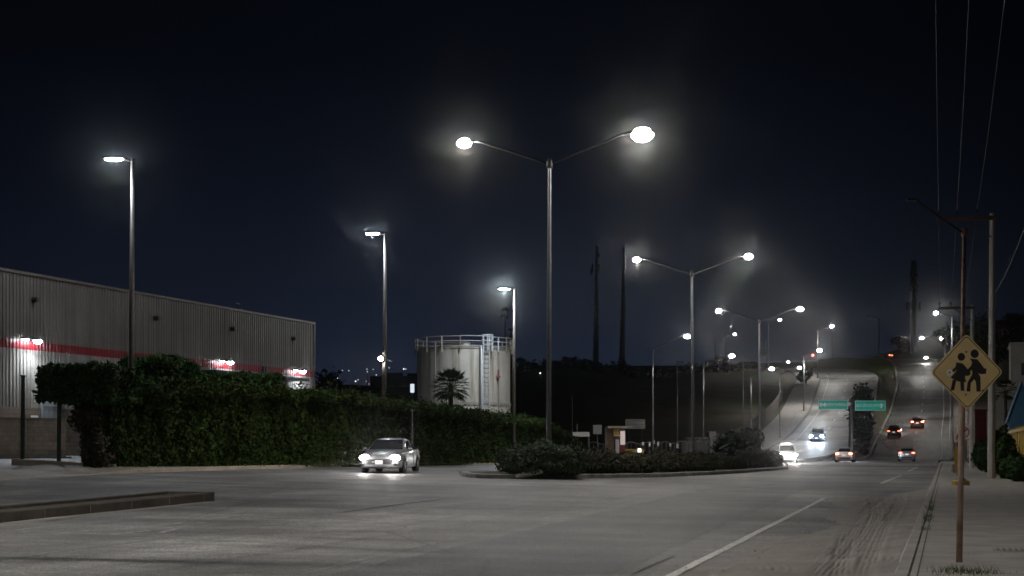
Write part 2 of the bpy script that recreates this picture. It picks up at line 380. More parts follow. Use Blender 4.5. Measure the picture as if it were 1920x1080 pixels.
KR = -.42                                                # right kerb line, in w
ws = np.r_[np.arange(-31, KR, 1.5), KR]
struct(wt_sheet('road', ws, np.arange(-45, 160.1, 1.5), 0., M['asphalt']))
def strip(name, path, m, dz, a=-.5, b=.5, nw=6, i0=0, i1=None):
    Q = path[i0:i1]; T = np.gradient(Q[:, :2], axis=0); T /= np.linalg.norm(T, axis=1)[:,None]; Nn = np.stack([T[:,1], -T[:,0]], 1)
    V = []
    for k in range(nw):
        f = a + (b-a)*k/(nw-1); p = Q[:, :2] + Nn*(Q[:, 3:4]*f)
        V.append(np.c_[p, Q[:,2] + g0(p[:,0], p[:,1]) + dz])
    V = np.stack(V, 1).reshape(-1, 3); n = len(Q); i, j = np.meshgrid(np.arange(nw-1), np.arange(n-1)); q = (j*nw+i).ravel()
    return np_mesh(name, V, np.stack([q, q+1, q+nw+1, q+nw], 1), m, smooth=True)
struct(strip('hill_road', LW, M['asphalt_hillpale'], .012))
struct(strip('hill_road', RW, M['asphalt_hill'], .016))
def edge(path, f, off=0., i0=0, i1=None, step=1):
    Q = path[i0:i1]; T = np.gradient(Q[:, :2], axis=0); T /= np.linalg.norm(T, axis=1)[:,None]; Nn = np.stack([T[:,1], -T[:,0]], 1)
    p = Q[:, :2] + Nn*(Q[:,3:4]*f + off); return np.c_[p, Q[:,2] + g0(p[:,0], p[:,1])][::step]
def ribbon(name, P, wd, m, dz):                          # flat strip along 3-D points
    P = np.array(P, float); T = np.gradient(P[:, :2], axis=0); T /= np.linalg.norm(T, axis=1)[:,None]+1e-9; Nn = np.stack([T[:,1], -T[:,0]], 1)*np.reshape(wd, (-1,1))/2
    V = np.empty((2*len(P), 3)); V[0::2,:2] = P[:, :2]-Nn; V[1::2,:2] = P[:, :2]+Nn; V[0::2,2] = V[1::2,2] = P[:,2]+dz
    a = np.arange(len(P)-1)*2; return np_mesh(name, V, np.stack([a, a+1, a+3, a+2], 1), m)
def kerb_run(name, P, wd, h, m, drop=.3):                # kerb: box section swept along points, chamfered top
    mb = MB(); P = np.array(P, float); T = np.gradient(P[:, :2], axis=0); T /= np.linalg.norm(T, axis=1)[:,None]+1e-9
    prof = [(-wd/2,-drop),(-wd/2,h-.03),(-wd/2+.03,h),(wd/2-.03,h),(wd/2,h-.03),(wd/2,-drop)]
    for p, t in zip(P, T):
        mb.v += [(p[0]+t[1]*a, p[1]-t[0]*a, p[2]+z) for a, z in prof]
    for i in range(len(P)-1):
        for k in range(5): mb.f.append((i*6+k, i*6+6+k, i*6+7+k, i*6+k+1))
    mb.f += [(0,1,2,3,4,5), tuple(reversed(range((len(P)-1)*6, len(P)*6)))]
    return mb.build(name, m)
def gpath(pts, step=1.0):                                # xy polyline -> dense points on the ground
    P = np.array(pts, float); d = np.r_[0, np.cumsum(np.hypot(*np.diff(P, axis=0).T))]; s = np.linspace(0, d[-1], max(2, int(d[-1]/step)+1))
    X = np.interp(s, d, P[:,0]); Y = np.interp(s, d, P[:,1]); return np.c_[X, Y, G(X, Y)]
def wtpath(pts, step=1.0): return gpath([xy(*p) for p in pts], step)
# hill kerbs and edge lines
struct(kerb_run('kerb', edge(LW, .5, .15, 62), .3, .2, M['kerb_pale']))
struct(kerb_run('kerb', edge(RW, -.5, -.15, 30), .35, .28, M['kerb_pale']))
struct(kerb_run('kerb', edge(LW, -.5, -.15, 62), .3, .15, M['kerb']))
struct(kerb_run('kerb', edge(RW, .5, .15, 18), .3, .16, M['kerb']))
sdw = edge(LW, -.5, -2.6, 55, 260)
struct(ribbon('sidewalk', sdw, 4.6, M['concrete'], .13))
struct(ribbon('sidewalk', edge(RW, .5, 1.4, 18, 270), 2.2, M['concrete'], .13))
dash = LW.copy()
for i0 in range(64, 240, 12): struct(ribbon('lane_marking', edge(LW, -.02, 0, i0, i0+5), .16, M['paint'], .017))
struct(ribbon('lane_marking', edge(LW, -.36, 0, 66, 250), .14, M['paint'], .017))
for i0 in range(34, 260, 12): struct(ribbon('lane_marking', edge(RW, .0, 0, i0, i0+5), .16, M['paint'], .021))
struct(ribbon('lane_marking', edge(RW, .36, 0, 34, 260), .15, M['paint'], .021))
struct(ribbon('lane_marking', edge(RW, .47, 0, 34, 260), .15, M['paint'], .021))

# near road: patches, seams, markings
def wt_patch(name, pts, m, dz):
    pts = (pts[0], pts[1], pts[2] if len(pts) > 2 else 1); dz += .004
    a, b = np.array(pts[0]), np.array(pts[1][:2]); L = np.hypot(*(b-a)); d = (b-a)/L; nv = np.array([d[1],-d[0]]); n, c = int(L/.75)+1, int(pts[2]/.5)+2
    wob = .12*np.cumsum(RNG.normal(0,.35,n)) if False else RNG.normal(0,.05,n)
    V = []
    for i in range(n):
        for j in range(c):
            q = a+d*L*i/(n-1)+nv*(pts[2]*(j/(c-1)-.5)+(wob[i] if j in (0,c-1) else 0)); V.append(q)
    V = np.array(V); X, Y = xy(V[:,0], V[:,1]); i, j = np.meshgrid(np.arange(c-1), np.arange(n-1)); k = (j*c+i).ravel()
    struct(np_mesh(name, np.stack([X,Y,G(X,Y)+dz],1), np.stack([k,k+1,k+c+1,k+c],1), m, smooth=True))
wt_patch('road_patch', ((-5.6,12),(-6.9,64),3.4), M['asphalt_dark'], .002)
wt_patch('road_patch', ((-11.5,14),(-10.8,46),3.2), M['asphalt_pale'], .002)
wt_patch('road_patch', ((-13,62),(-2.5,55),6.5), M['asphalt_dark'], .003)
wt_patch('road_patch', ((-12,96),(-1,90),4.5), M['asphalt_pale'], .002)
wt_patch('road_patch', ((-12,124),(-1,118),7.), M['asphalt_dark'], .002)
def px_line(name, pts, wd, m, dz, step=.8):
    G3 = [hit(*p) for p in pts]; P = gpath([(q.x, q.y) for q in G3], step)
    jit = RNG.normal(0, .035, (len(P), 2)); P[:, :2] += jit if wd < .1 else jit*.1
    struct(ribbon(name, P, wd, m, dz))
px_line('tar_seam', [(405,938),(470,930),(560,922),(640,914),(790,898)], .035, M['tar'], .009)
px_line('tar_seam', [(640,962),(720,950),(790,942),(830,937)], .14, M['tar'], .009)
px_line('tar_seam', [(0,1052),(180,1028),(330,1010)], .03, M['tar'], .009)
px_line('tar_seam', [(560,1080),(700,1045),(930,992),(1090,958),(1240,922)], .10, M['asphalt_pale'], .0045)
px_line('tar_seam', [(850,940),(1000,944),(1080,950)], .04, M['tar'], .009)
px_line('tar_seam', [(1180,1080),(1225,1060),(1262,1045)], .03, M['tar'], .009)
px_line('lane_marking', [(1256,1083),(1450,984)], .14, M['paint'], .010)
px_line('lane_marking', [(1450,984),(1545,935)], .13, M['paint'], .010)
px_line('lane_marking', [(1652,907),(1690,891)], .16, M['paint'], .010)
px_line('lane_marking', [(1703,884),(1720,876)], .16, M['paint'], .010)
px_line('lane_marking', [(1290,925),(1400,917),(1470,911)], .12, M['paint_faint'], .010)
for a, b in (((115,1000),(195,994)),((160,1003),(190,1002)),((208,1004),(280,996)),((215,994),(330,984)),((250,986),(385,981)),((275,991),(340,981)),((385,976),(480,964)),((440,960),(515,960)),((300,1000),(330,993)),((345,988),(360,987)),((30,994),(85,990)),((40,1000),(58,997)),((550,944),(620,946))):
    px_line('faded_marking', [a, b], .13, M['paint_faint'], .010, .3)
for a, b in (((5,893),(75,893)),((20,899),(90,896))): px_line('faded_marking', [a, b], .2, M['paint_faint'], .010, .4)

# right pavement, its buried kerb and the dirt with tyre tracks
struct(wt_sheet('sidewalk', np.r_[KR+.02, np.arange(0, 3.3, .8)], np.arange(-30, 160, 1.5), .14, M['concrete']))
kb = wtpath([(KR-.08, -30), (KR-.08, 160)], 1.5); struct(kerb_run('kerb', kb, .2, .135, M['concrete']))
for t in np.arange(12.5, 100, 2.4):
    struct(ribbon('pavement_joint', wtpath([(KR+.04, t), (3.1, t)], .8), .03, M['kerb_old'], .143))
struct(ribbon('pavement_joint', wtpath([(KR+.10, 12), (KR+.10, 60)], 1.5), .02, M['kerb_old'], .142))
def build_dirt():
    ws = np.arange(-4.3, KR-.10, .02); ts = np.arange(14, 52, .055); W, T = np.meshgrid(ws, ts)
    h = np.zeros_like(W)
    rng = np.random.default_rng(5)
    for k in range(26):                                   # low random undulation
        a, b, p = rng.uniform(.3, 5), rng.uniform(.3, 4), rng.uniform(0, 6.28); h += .004*np.sin(a*W+b*T+p)/(.6+.12*a)
    n1 = sum(np.sin(rng.uniform(.15,1.1)*T + rng.uniform(-3,3)*W + rng.uniform(0,6))*.18 for _ in range(8))
    edge_w = -3.1 + .55*np.sin(T*.23+.7) + .25*np.sin(T*.71) + 1.6*sm((T-40)/11) + .6*sm((20-T)/6)
    m = sm((W - edge_w + n1*.22)/1.3)
    bank = .085*sm((W+1.3+.2*np.sin(T*.5))/.9)
    tracks = [(-1.75,.012,.4,.05,.0),(-1.5,-.02,.35,.06,1.),(-2.3,.03,.5,.045,2.),(-1.1,-.035,.3,.05,3.),(-2.6,.05,.3,.06,4.),(-2.0,-.045,.6,.04,5.)]
    for c, sl, amp, fr, ph in tracks:
        cw = c + sl*(T-30) + amp*np.sin(T*fr*2+ph); d = W-cw
        inb = sm((.15-np.abs(d))/.04)
        tread = np.sin(d*85)*.75 + .18*np.sin(T*23 + np.abs(d)*30)
        h += inb*(-.016 + .014*tread) + .011*np.exp(-((np.abs(d)-.2)/.045)**2)
    for cx_, ct, r, ph in ((-1.0,36,2.2,0),(-2.2,33,2.6,1),(-1.2,27,1.8,2),(-2.6,22,2.4,3),(-1.6,20,1.7,1),(-3.0,18,2.0,2),(-2.2,40,2.0,1)):   # turning scrubs
        rr = np.hypot((W-cx_)*1.0, (T-ct)*.45); ang = np.arctan2((T-ct)*.45, W-cx_)
        msk = sm((.32-np.abs(rr-r*.45))/.05)*sm((np.sin(ang+ph)-.1)/.2)
        h += msk*(.007*np.sin(rr*60) - .005)
    lump = rng.normal(0, 1, W.shape); lump = (lump+np.roll(lump,1,0)+np.roll(lump,1,1)+np.roll(lump,-1,0)+np.roll(lump,-1,1))/5
    z = (.040+.6*h+.004*lump)*m - .006*(1-m) + bank*(m > .05)
    X, Y = xy(W.ravel(), T.ravel()); V = np.stack([X, Y, g0(X, Y)+z.ravel()], 1); nx = len(ws)
    i, j = np.meshgrid(np.arange(nx-1), np.arange(len(ts)-1)); a = (j*nx+i).ravel()
    struct(np_mesh('dirt_shoulder', V, np.stack([a, a+1, a+nx+1, a+nx], 1), M['dirt'], smooth=True))
build_dirt()
# bank of earth right of the pavement
struct(wt_sheet('verge', np.array([3.05,3.6,4.4,6,9,14]), np.arange(8, 150, 2.), .16, M['dirt']))
mb = MB(); p = hit(1905,1053)
gr = thing('drain_cover', 'pale ribbed drain cover set in the pavement at the bottom right', 'drain cover', (p.x, p.y, gz(p.x,p.y)+.145), -R(17))
mb.box((0,0,.004),(.62,.42,.012)); mb.build('frame', M['kerb_pale'], gr); mb = MB()
for k in range(7): mb.box((-.24+.08*k,0,.014),(.035,.34,.012))
mb.build('grating', M['kerb'], gr)

mb = MB()                                                  # loose stones and litter on the shoulder and along the kerbs
for k in range(900):
    if k < 520: w_, t_ = RNG.uniform(-3.6,-.6), RNG.uniform(15,48)
    elif k < 700: w_, t_ = RNG.uniform(.0,3.0), RNG.uniform(15,50)
    else: w_, t_ = RNG.uniform(-15,-3), RNG.uniform(15,50)
    x, y = xy(w_,t_); r = RNG.uniform(.008,.022)*(1.6 if RNG.random() < .08 else 1); z = gz(x,y)+(.05 if k < 520 else .145 if k < 700 else .0)
    P = [(r*RNG.uniform(.7,1.3)*a_,r*RNG.uniform(.7,1.3)*b_,r*RNG.uniform(.5,.9)*c_) for a_,b_,c_ in ((1,0,0),(0,1,0),(-1,0,0),(0,-1,0),(0,0,1),(0,0,-.5))]
    mb.add([(x+p[0],y+p[1],z+p[2]) for p in P],[(0,1,4),(1,2,4),(2,3,4),(3,0,4),(1,0,5),(2,1,5),(3,2,5),(0,3,5)])
tag(mb.build('gravel', M['concrete']), kind='stuff')

# left pavement + lot
struct(wt_sheet('sidewalk', np.array([-34.6,-33.4,-32.2,-31.1]), np.arange(20, 118, 1.5), lambda T: .03+.12*sm((T-47)/3), M['concrete']))
kp = wtpath([(-31, 20), (-31, 118)], 1.); kp[:,2] -= .125*(1-sm((wt(kp[:,0],kp[:,1])[1]-47)/3)); struct(kerb_run('kerb', kp, .25, .165, M['tan_kerb']))
struct(wt_sheet('parking_lot', np.r_[np.arange(-60,-35,2.),-34.5], np.arange(-5, 130, 2.), .02, M['lot']))

def island(name, outline, h, mk, msoil, kw=.25, fill=.0):
    n = len(outline); P = np.array(outline, float)
    Pz = G(P[:,0], P[:,1]); nxt = np.roll(P,-1,0)-np.roll(P,1,0); nxt /= np.linalg.norm(nxt,axis=1)[:,None]; Nn = np.stack([-nxt[:,1], nxt[:,0]],1)
    I = P + Nn*kw; O2 = P + Nn*.03; mb = MB()
    for i in range(n):
        mb.v += [(*P[i],Pz[i]-.2),(*P[i],Pz[i]+h-.03),(*O2[i],Pz[i]+h),(*I[i],Pz[i]+h),(*I[i],Pz[i]+h-.12)]
    for i in range(n):
        j = (i+1) % n
        for k in range(4): mb.f.append((i*5+k, j*5+k, j*5+k+1, i*5+k+1))
    struct(mb.build('kerb', mk))
    mb = MB(); c = I.mean(0)
    I2 = P + Nn*(kw-.02); mid = (I2[:,None,:]).reshape(-1,2)
    mb.v = [(*q, z+h-.04+fill) for q, z in zip(I2, Pz)]; mb.f = [tuple(range(n))]
    o = mb.build(name, msoil); bm_tri(o); return struct(o)
def bm_tri(o):
    import bmesh
    b = bmesh.new(); b.from_mesh(o.data); bmesh.ops.triangulate(b, faces=b.faces[:]); b.to_mesh(o.data); b.free()
def resample(pts, step):
    P = np.array(pts, float); d = np.r_[0, np.cumsum(np.hypot(*np.diff(P,axis=0).T))]; s = np.arange(0, d[-1], step)
    return np.c_[np.interp(s,d,P[:,0]), np.interp(s,d,P[:,1])]
# planted median: right side read off the photograph, left side along the other carriageway
right_px = [(905,897.5),(980,898),(1060,897.5),(1150,896.5),(1240,895),(1330,891),(1400,886.5),(1445,883),(1478,880)]
rp = [hit(*q) for q in right_px]; rp = [(q.x, q.y) for q in rp]
nose = [hit(886,896.5), hit(870,894.5), hit(864,891)]; nose = [(q.x, q.y) for q in nose]
le = [(-1.75,62.), (.7,70.), (7.2,90.), (12.,104.)]
tip = [xy(-15.5,112), xy(-12.5,108.5)]
out = resample(rp[::-1] + nose + le + tip + [rp[-1]], .7)[::-1]
MED = out[::-1] if False else out
a_ = 0.5*np.sum(out[:,0]*np.roll(out[:,1],-1)-np.roll(out[:,0],-1)*out[:,1])
if a_ < 0: out = out[::-1]
island('median', out, .19, M['kerb_pale'], M['soil'], .28)
# long narrow island on the left
a = hit(402,940); b = hit(0,981); d = (Vector((b.x-a.x, b.y-a.y))).normalized(); nrm = Vector((d.y, -d.x))
if nrm.x > 0: nrm = -nrm
A = Vector((a.x, a.y)); B = A + d*40
cor = [A, A+nrm*1.5, B+nrm*1.5, B]
o2 = resample([tuple(c) for c in cor]+[tuple(cor[0])], .5)
a_ = 0.5*np.sum(o2[:,0]*np.roll(o2[:,1],-1)-np.roll(o2[:,0],-1)*o2[:,1])
if a_ < 0: o2 = o2[::-1]
island('traffic_island', o2, .24, M['kerb_old'], M['soil'], .3, -.02)
for k in range(9):                                       # joints between kerb blocks
    q = A + d*(.6+1.75*k) - nrm*.004; mb = MB()
    mb.box((q.x, q.y, gz(q.x,q.y)+.105),(.012,.02,.2), math.atan2(d.y,d.x)); struct(mb.build('kerb_joint', M['kerb']))
px_line('road_dirt', [(-5,985),(150,968),(290,953),(405,942)], .5, M['dirt'], .014)
# broken kerb slab tipped on the median edge
p = hit(992,898.5); t = thing('broken_kerb', 'pale broken slab of kerb tipped up on the median edge', 'kerb slab', (p.x,p.y,p.z+.12), R(10))
mb = MB(); mb.bbox((0,0,.1),(1.15,.4,.13),.03, M=Matrix.Rotation(R(-13),4,'Y') @ Matrix.Rotation(R(14),4,'X')); mb.build('slab', M['kerb_pale'], t)
mb = MB(); mb.bbox((-.1,.02,-.1),(.5,.35,.2),.04); mb.build('rubble', M['kerb_old'], t)
for px, py, hgt, ln, lab in ((1168,884,.5,.12,'taller thin pale stake leaning at the median edge'),(1142,888,.25,-.08,'short thin pale stub standing at the median edge')):
    p = hit(px,py+4); mb = MB(); mb.tube([(0,0,0),(-ln*.5,0,hgt*.6),(-ln,0,hgt)],[.04,.035,.03],6)
    o = mb.build('stake', M['palewall'], None, loc=(p.x,p.y+.15,gz(p.x,p.y)+.15)); tag(o, lab, 'stake')

# ------------------------------------------------------------------ lights
LAMPK = 1.0; OMNI = .10
def lamp_light(kind, loc, power, col, parent, radius=.12, spot=None, rot=None, blend=.5):
    l = bpy.data.lights.new('lamp_light', kind); l.energy = power*LAMPK; l.color = col; l.shadow_soft_size = radius
    if kind == 'SPOT': l.spot_size = R(spot); l.spot_blend = blend
    o = bpy.data.objects.new('lamp_light', l); COL.objects.link(o); o.parent = parent; o.location = loc
    if rot is not None: o.rotation_euler = rot
    return o
WARM, COOL = (1.0,.965,.90), (.80,.90,1.0)
def head(parent, at, ang, scale=1., lit=True, power=900, lens='lens', col=WARM, tilt=0., omni=None, cone=(160,.7)):
    # cobra style luminaire: flat housing with a drop glass under it; points along local +x turned by ang
    Mx = Matrix.Translation(at) @ Matrix.Rotation(ang,4,'Z') @ Matrix.Rotation(-tilt,4,'Y') @ Matrix.Scale(scale,4)
    mb = MB(); vs = []; st = [(-.12,.05,.05),(.0,.07,.06),(.14,.15,.075),(.4,.17,.08),(.66,.15,.06),(.74,.08,.03)]
    for x, w, h in st: vs += [(x,-w,-.02),(x,-w*.8,h*.6),(x,-w*.35,h),(x,w*.35,h),(x,w*.8,h*.6),(x,w,-.02),(x,0,-.045)]
    fs = [(i*7+k,i*7+(k+1)%7,i*7+7+(k+1)%7,i*7+7+k) for i in range(5) for k in range(7)] + [tuple(range(6,-1,-1)), tuple(range(35,42))]
    mb.add(vs, fs, Mx); h = mb.build('lamp_head', M['dkmetal'], parent, True)
    mb = MB(); mb.ball((.40,0,-.05), .31,.24,.19, 16, 10, Mx); mb.build('lens', M[lens] if lit else M['grey'], h, True)
    if lit:
        lamp_light('POINT', Mx @ Vector((.40,0,-.26)), power*(omni if omni is not None else OMNI), col, parent, .12*scale)
        lamp_light('SPOT', Mx @ Vector((.40,0,-.20)), power, col, parent, .14*scale, cone[0], (0,0,0), cone[1])
    return h
def arm_pts(x0, z0, L, rise, ang, n=9):
    c, s = math.cos(ang), math.sin(ang); P = []
    for i in range(n):
        t = i/(n-1); u = L*t; z = z0 + rise*(1.12*t - .12*t*t if t < .75 else .7725+ .2275*math.sin((t-.75)/.25*math.pi/2)); P.append((c*(x0+u), s*(x0+u), z))
    return P
def double_lamp(px, base, H, label, power, lean=0., scale=1., lit=True, big=1., omni=None):
    t = thing('double_street_lamp', label, 'street lamp', base, 0, 'double armed lamps along the median')
    mb = MB(); mb.tube([(0,0,-.3),(lean*.5,0,H*.5),(lean,0,H-.1)],[.125,.10,.072],14); sharp(mb.build('pole', M['galv'], t, True))
    mb = MB(); mb.bbox((0,0,.02),(.45,.45,.05),.02); mb.tube([(0,0,0),(0,0,.5)],[.17,.14],12); mb.build('base', M['galv'], t)
    mb = MB(); mb.lathe([(.0,-.25),(.13,-.25),(.14,-.1),(.14,.05),(.08,.13),(.05,.22),(0,.23)],12,(lean,0,H)); mb.build('cap', M['dkmetal'], t, True)
    for ang in (R(-13), R(180-13)):
        P = arm_pts(.08, H-.05, 3.35, 1.15, ang); P = [(p[0]+lean,p[1],p[2]) for p in P]
        mb = MB(); mb.tube(P, [.05]*4+[.042]*5, 8); mb.build('arm', M['dkmetal'], t, True)
        e = P[-1]; head(t, Vector(e), ang, scale*(big if ang < 1 else 1.), lit, power*(1.25 if ang < 1 and big > 1.2 else .85), omni=omni)
    return t
PW = 6500
for px, Y, top, lab, k, lean in ((1028.5,62,305,'nearest and tallest double armed street lamp, behind the round grey bush',1.,.05),
                        (1300,97,513,'second double armed street lamp, over the low dark median shrubs',1.,-.1),
                        (1426,134.5,602,'third and smallest double armed street lamp, near the white vehicle turning in',1.,-.15)):
    b = onground(px, Y, .12); H = HC + (CY-top)/F*Y - b.z
    double_lamp(px, b, H, lab, PW*k, lean, 1.05 if Y < 70 else .88, True, 1.5 if Y < 70 else 1.1)
for Y, X, lab, k in ((21,-9.9,'double armed street lamp on the left island out of frame',1.5),(-17,-20.2,'double armed street lamp behind the viewpoint',2.6)):
    double_lamp(0, (X, Y, gz(X,Y)+.1), 13.0, lab, PW*k, 0, 1.15, omni=.02)

def single_lamp(px, base, top, lamp, Y, label, power=1500, lit=True, mat='galv', sc=1., group='single armed lamps along the hill road', lens='lens', dim=1.):
    x = (px-CX)/F*Y; zb = HC+(CY-base)/F*Y if base else None
    z0 = gz(x, Y); H = HC + (CY-top)/F*Y - z0
    t = thing('street_lamp', label, 'street lamp', (x,Y,z0), 0, group)
    mb = MB(); mb.tube([(0,0,-.4),(0,0,H)],[.10*sc,.06*sc],10); mb.build('pole', M[mat], t, True)
    mb = MB(); mb.tube([(0,0,0),(0,0,.35)],[.16*sc,.14*sc],8); mb.build('base', M[mat], t)
    if lamp:
        lx, lz = (lamp[0]-CX)/F*Y - x, HC + (CY-lamp[1])/F*Y - z0
        ang = R(-12) if lx > 0 else R(168); L = max(.5, abs(lx)/math.cos(R(12)) - .4*sc)
        P = arm_pts(.04, H-.05, L, lz-(H-.05)+.05, ang)
        mb = MB(); mb.tube(P, .04*sc, 7); mb.build('arm', M['dkmetal'], t, True)
        head(t, Vector(P[-1]), ang, sc, lit, power*dim, lens, omni=OMNI if Y < 200 else .05)
    return t
SL = [(1224,835,653,(1286,632),148,'tall single arm lamp on the left, above the low white fences'),
      (1319,835,686,(1370,668),160,'single arm lamp between the second and third double lamps'),
      (1408,830,707,(1445,692),180,'single arm lamp just left of the third double lamp'),
      (1507,768,668,(1535,657),244,'single arm lamp on the left pavement halfway up the hill road'),
      (1533,705,619,(1558,612),303,'single arm lamp highest on the hill road bend')]
for px,b,tp,lm,Y,lab in SL: single_lamp(px,b,tp,lm,Y,lab, 2200 if Y < 200 else 12900, sc=1.0 if Y < 200 else 1.3)
x_, y_ = xy(.6,-9); b_ = Vector((x_,y_,gz(x_,y_)))  # unseen lamp added to brighten the sign, pavement and near road
t_ = thing('street_lamp','added unseen single armed street lamp on the pavement behind the viewpoint','street lamp',b_)
mb = MB(); mb.tube([(0,0,-.2),(0,0,9)],[.095,.075],10); mb.build('pole', M['rust'], t_, True)
mb = MB(); mb.tube(arm_pts(0,8.95,2.4,1.1,R(168)),.04,7); mb.build('arm', M['dkmetal'], t_, True); head(t_, Vector(arm_pts(0,8.95,2.4,1.1,R(168))[-1]), R(168), 1., True, 7000, col=(1.,.92,.87), omni=.0, cone=(172,.12))
single_lamp(1462,823,702,(1497,690),205,'faintly glowing single arm lamp at the foot of the hill road', lit=True, dim=1.6, lens='lens_far')
single_lamp(1441,690,607,(1461,600),335,'distant lamp on the ridge left of the hill road', 120, sc=1.3, group='distant lamps on the ridge', lens='lens_far')
single_lamp(1358,690,632,(1377,627),335,'distant lamp on the ridge above the dark hillside', 120, sc=1.3, group='distant lamps on the ridge', lens='lens_far')
single_lamp(1462,720,690,(1477,679),318,'short distant lamp at the lip of the hill road', 90, sc=1.0, group='distant lamps on the ridge', lens='lens_far')
single_lamp(1270,822,677,(1276,679),170,'unlit pole lamp with a tiny arm behind the second double lamp', lit=False, group=None)
single_lamp(1394,810,664,None,185,'bare grey pole with no lamp in front of the dark hillside', lit=False, group=None)
single_lamp(1648,662,597,(1629,592),400,'unlit lamp silhouetted at the crest of the right hill road', lit=False, sc=1.5, mat='dkmetal', group=None)
for px,b,tp,lm,Y,pw,lab in ((1785,700,594,(1757,586),240,12800,'bright lamp on a curved arm left of the rusty pole'),
                      (1772,690,645,(1731,633),330,6500,'lamp with a sloping arm low on the right hillside'),
                      (1800,690,640,(1767,634),345,3500,'lamp on the right hillside nearest the top of the yellow sign'),
                      (1775,705,680,(1739,670),365,2500,'lowest lamp at the crest of the right hill road')):
    single_lamp(px,b,tp,lm,Y,lab,pw,sc=1.35, group='lamps on the right hillside')

# parking lot lamps with a flat slab head
def lot_lamp(px, base, top, lx, Y, label, k=1.):
    x = (px-CX)/F*Y; z0 = gz(x,Y); H = HC+(CY-top)/F*Y - z0
    t = thing('parking_lamp', label, 'street lamp', (x,Y,z0), 0, 'square headed parking lot lamps')
    lean = .10*H/12
    mb = MB(); mb.tube([(-lean,0,-.3),(0,0,H)],[.15,.085],4 if False else 12); mb.build('pole', M['brownpole'], t, True)
    mb = MB(); mb.tube([(0,0,H-.12),(-.35,0,H-.02),(-.55,0,H)],[.05,.05,.05],8); mb.build('arm', M['brownpole'], t, True)
    a = (lx-px)/F*Y
    Mx = Matrix.Translation((a,0,H+.0)); mb = MB(); mb.bbox((0,0,.03),(.95,.36,.09),.03,M=Mx); h = mb.build('lamp_head', M['dkmetal'], t)
    mb = MB(); mb.ball((0,0,-.03),.42,.15,.085,16,8,Mx); mb.build('lens', M['lens_blue'], h, True)
    lamp_light('POINT', Mx @ Vector((0,0,-.26)), 330*k, COOL, t, .14); lamp_light('SPOT', Mx @ Vector((0,0,-.2)), 600*k, COOL, t, .14, 145, (0,0,0), .8)
    return t
lot_lamp(249,700,297,214,62,'nearest parking lot lamp rising from the clipped hedge by the warehouse')
t2 = lot_lamp(722.5,750,437,699,84,'middle parking lot lamp between warehouse and tank, with a floodlight on its pole')
lot_lamp(965,780,541,945,107,'farthest parking lot lamp right beside the tank',3.2)
zf = HC+(CY-673)/F*84 - t2.location.z
mb = MB(); mb.tube([(.0,-.12,zf),(-.25,-.2,zf+.03)],.03,6); mb.bbox((-.24,-.24,zf),(.3,.16,.26),.03); mb.tube([(0,0,zf-.05),(.3,0,zf-.1)],.03,6); mb.bbox((.32,0,zf-.12),(.22,.2,.12),.02)
fl = mb.build('floodlight', M['dkmetal'], t2)
mb = MB(); mb.ball((-.24,-.33,zf),.15,.05,.13); mb.build('lens', M['lens'], fl, True)
lamp_light('SPOT', (-.24,-.42,zf), 500, (1,.98,.94), t2, .1, 120, (R(80),0,0))

# ------------------------------------------------------------------ warehouse
CWx, CWy = -12.5, 89.6; UX, UY = -.340, -.9405
wz = .25
wh = thing('warehouse', 'long beige ribbed metal warehouse with a red stripe on the left', 'warehouse', (CWx,CWy,wz), math.atan2(UY,UX))
def wall_u(px):
    k = (px-CX)/F; return (CWx - k*CWy)/(k*UY-UX)
def wall_z(px, py):
    u = wall_u(px); Y = CWy+UY*u; return HC+(CY-py)/F*Y - wz
ZT = wall_z(0,502); ZS1 = wall_z(0,634); ZS0 = wall_z(0,650.5); ZB = wall_z(0,762)
WL = 42.
def ribs(z0, z1, name, m, u0=0., u1=WL, pitch=.23, dep=.035, off=0.):
    prof = []; u = u0
    while u < u1:
        prof += [(u, off), (u+pitch*.55, off), (u+pitch*.65, off+dep), (u+pitch*.9, off+dep)]; u += pitch
    prof.append((u1, off)); n = len(prof); mb = MB(); mb.v = [(a, b, z0) for a, b in prof] + [(a, b, z1) for a, b in prof]
    mb.f = [(i, i+1, n+i+1, n+i) for i in range(n-1)]; return mb.build(name, m, wh)
ribs(ZS1, ZT-.12, 'upper_cladding', M['clad']); ribs(ZS0, ZS1, 'red_stripe', M['clad_red']); ribs(ZB, ZS0, 'lower_cladding', M['clad_white'])
mb = MB(); mb.box((WL/2,.02,ZT-.06),(WL+.1,.16,.13)); mb.build('coping', M['brownpole'], wh)
mb = MB(); mb.box((WL/2,-.10,(ZB-1)/2),(WL,.3,ZB+1)); mb.build('block_base', M['block'], wh)
mb = MB(); mb.box((WL/2,-20.05,ZT-.35),(WL-.1,39.8,.3)); mb.build('roof', M['grey'], wh)
mb = MB(); mb.box((.07,-20.05,(ZT-.5)/2),(.14,39.9,ZT-.5)); mb.build('side_wall', M['clad'], wh)
mb = MB(); mb.box((.0,.035,ZS0/2),(.10,.10,ZS0)); mb.box((.0,.035,(ZS1+ZT-.12)/2),(.10,.10,ZT-.12-ZS1)); mb.build('corner_trim', M['clad'], wh)
for px, py in ((61,562),(290,597),(433,617),(547,635)):
    u = wall_u(px); mb = MB(); z = wall_z(px,py)
    mb.tube([(u,.0,z),(u,.16,z)],[.13,.13],12); mb.bbox((u,.22,z),(.2,.14,.2),.03); mb.build('vent_hood', M['dkmetal'], wh)
u = wall_u(90); mb = MB(); dh = wall_z(90,738); mb.bbox((u,.12,dh/2-.2),(1.25,.12,dh+.4),.03)
dr = mb.build('door', M['greydoor'], wh)
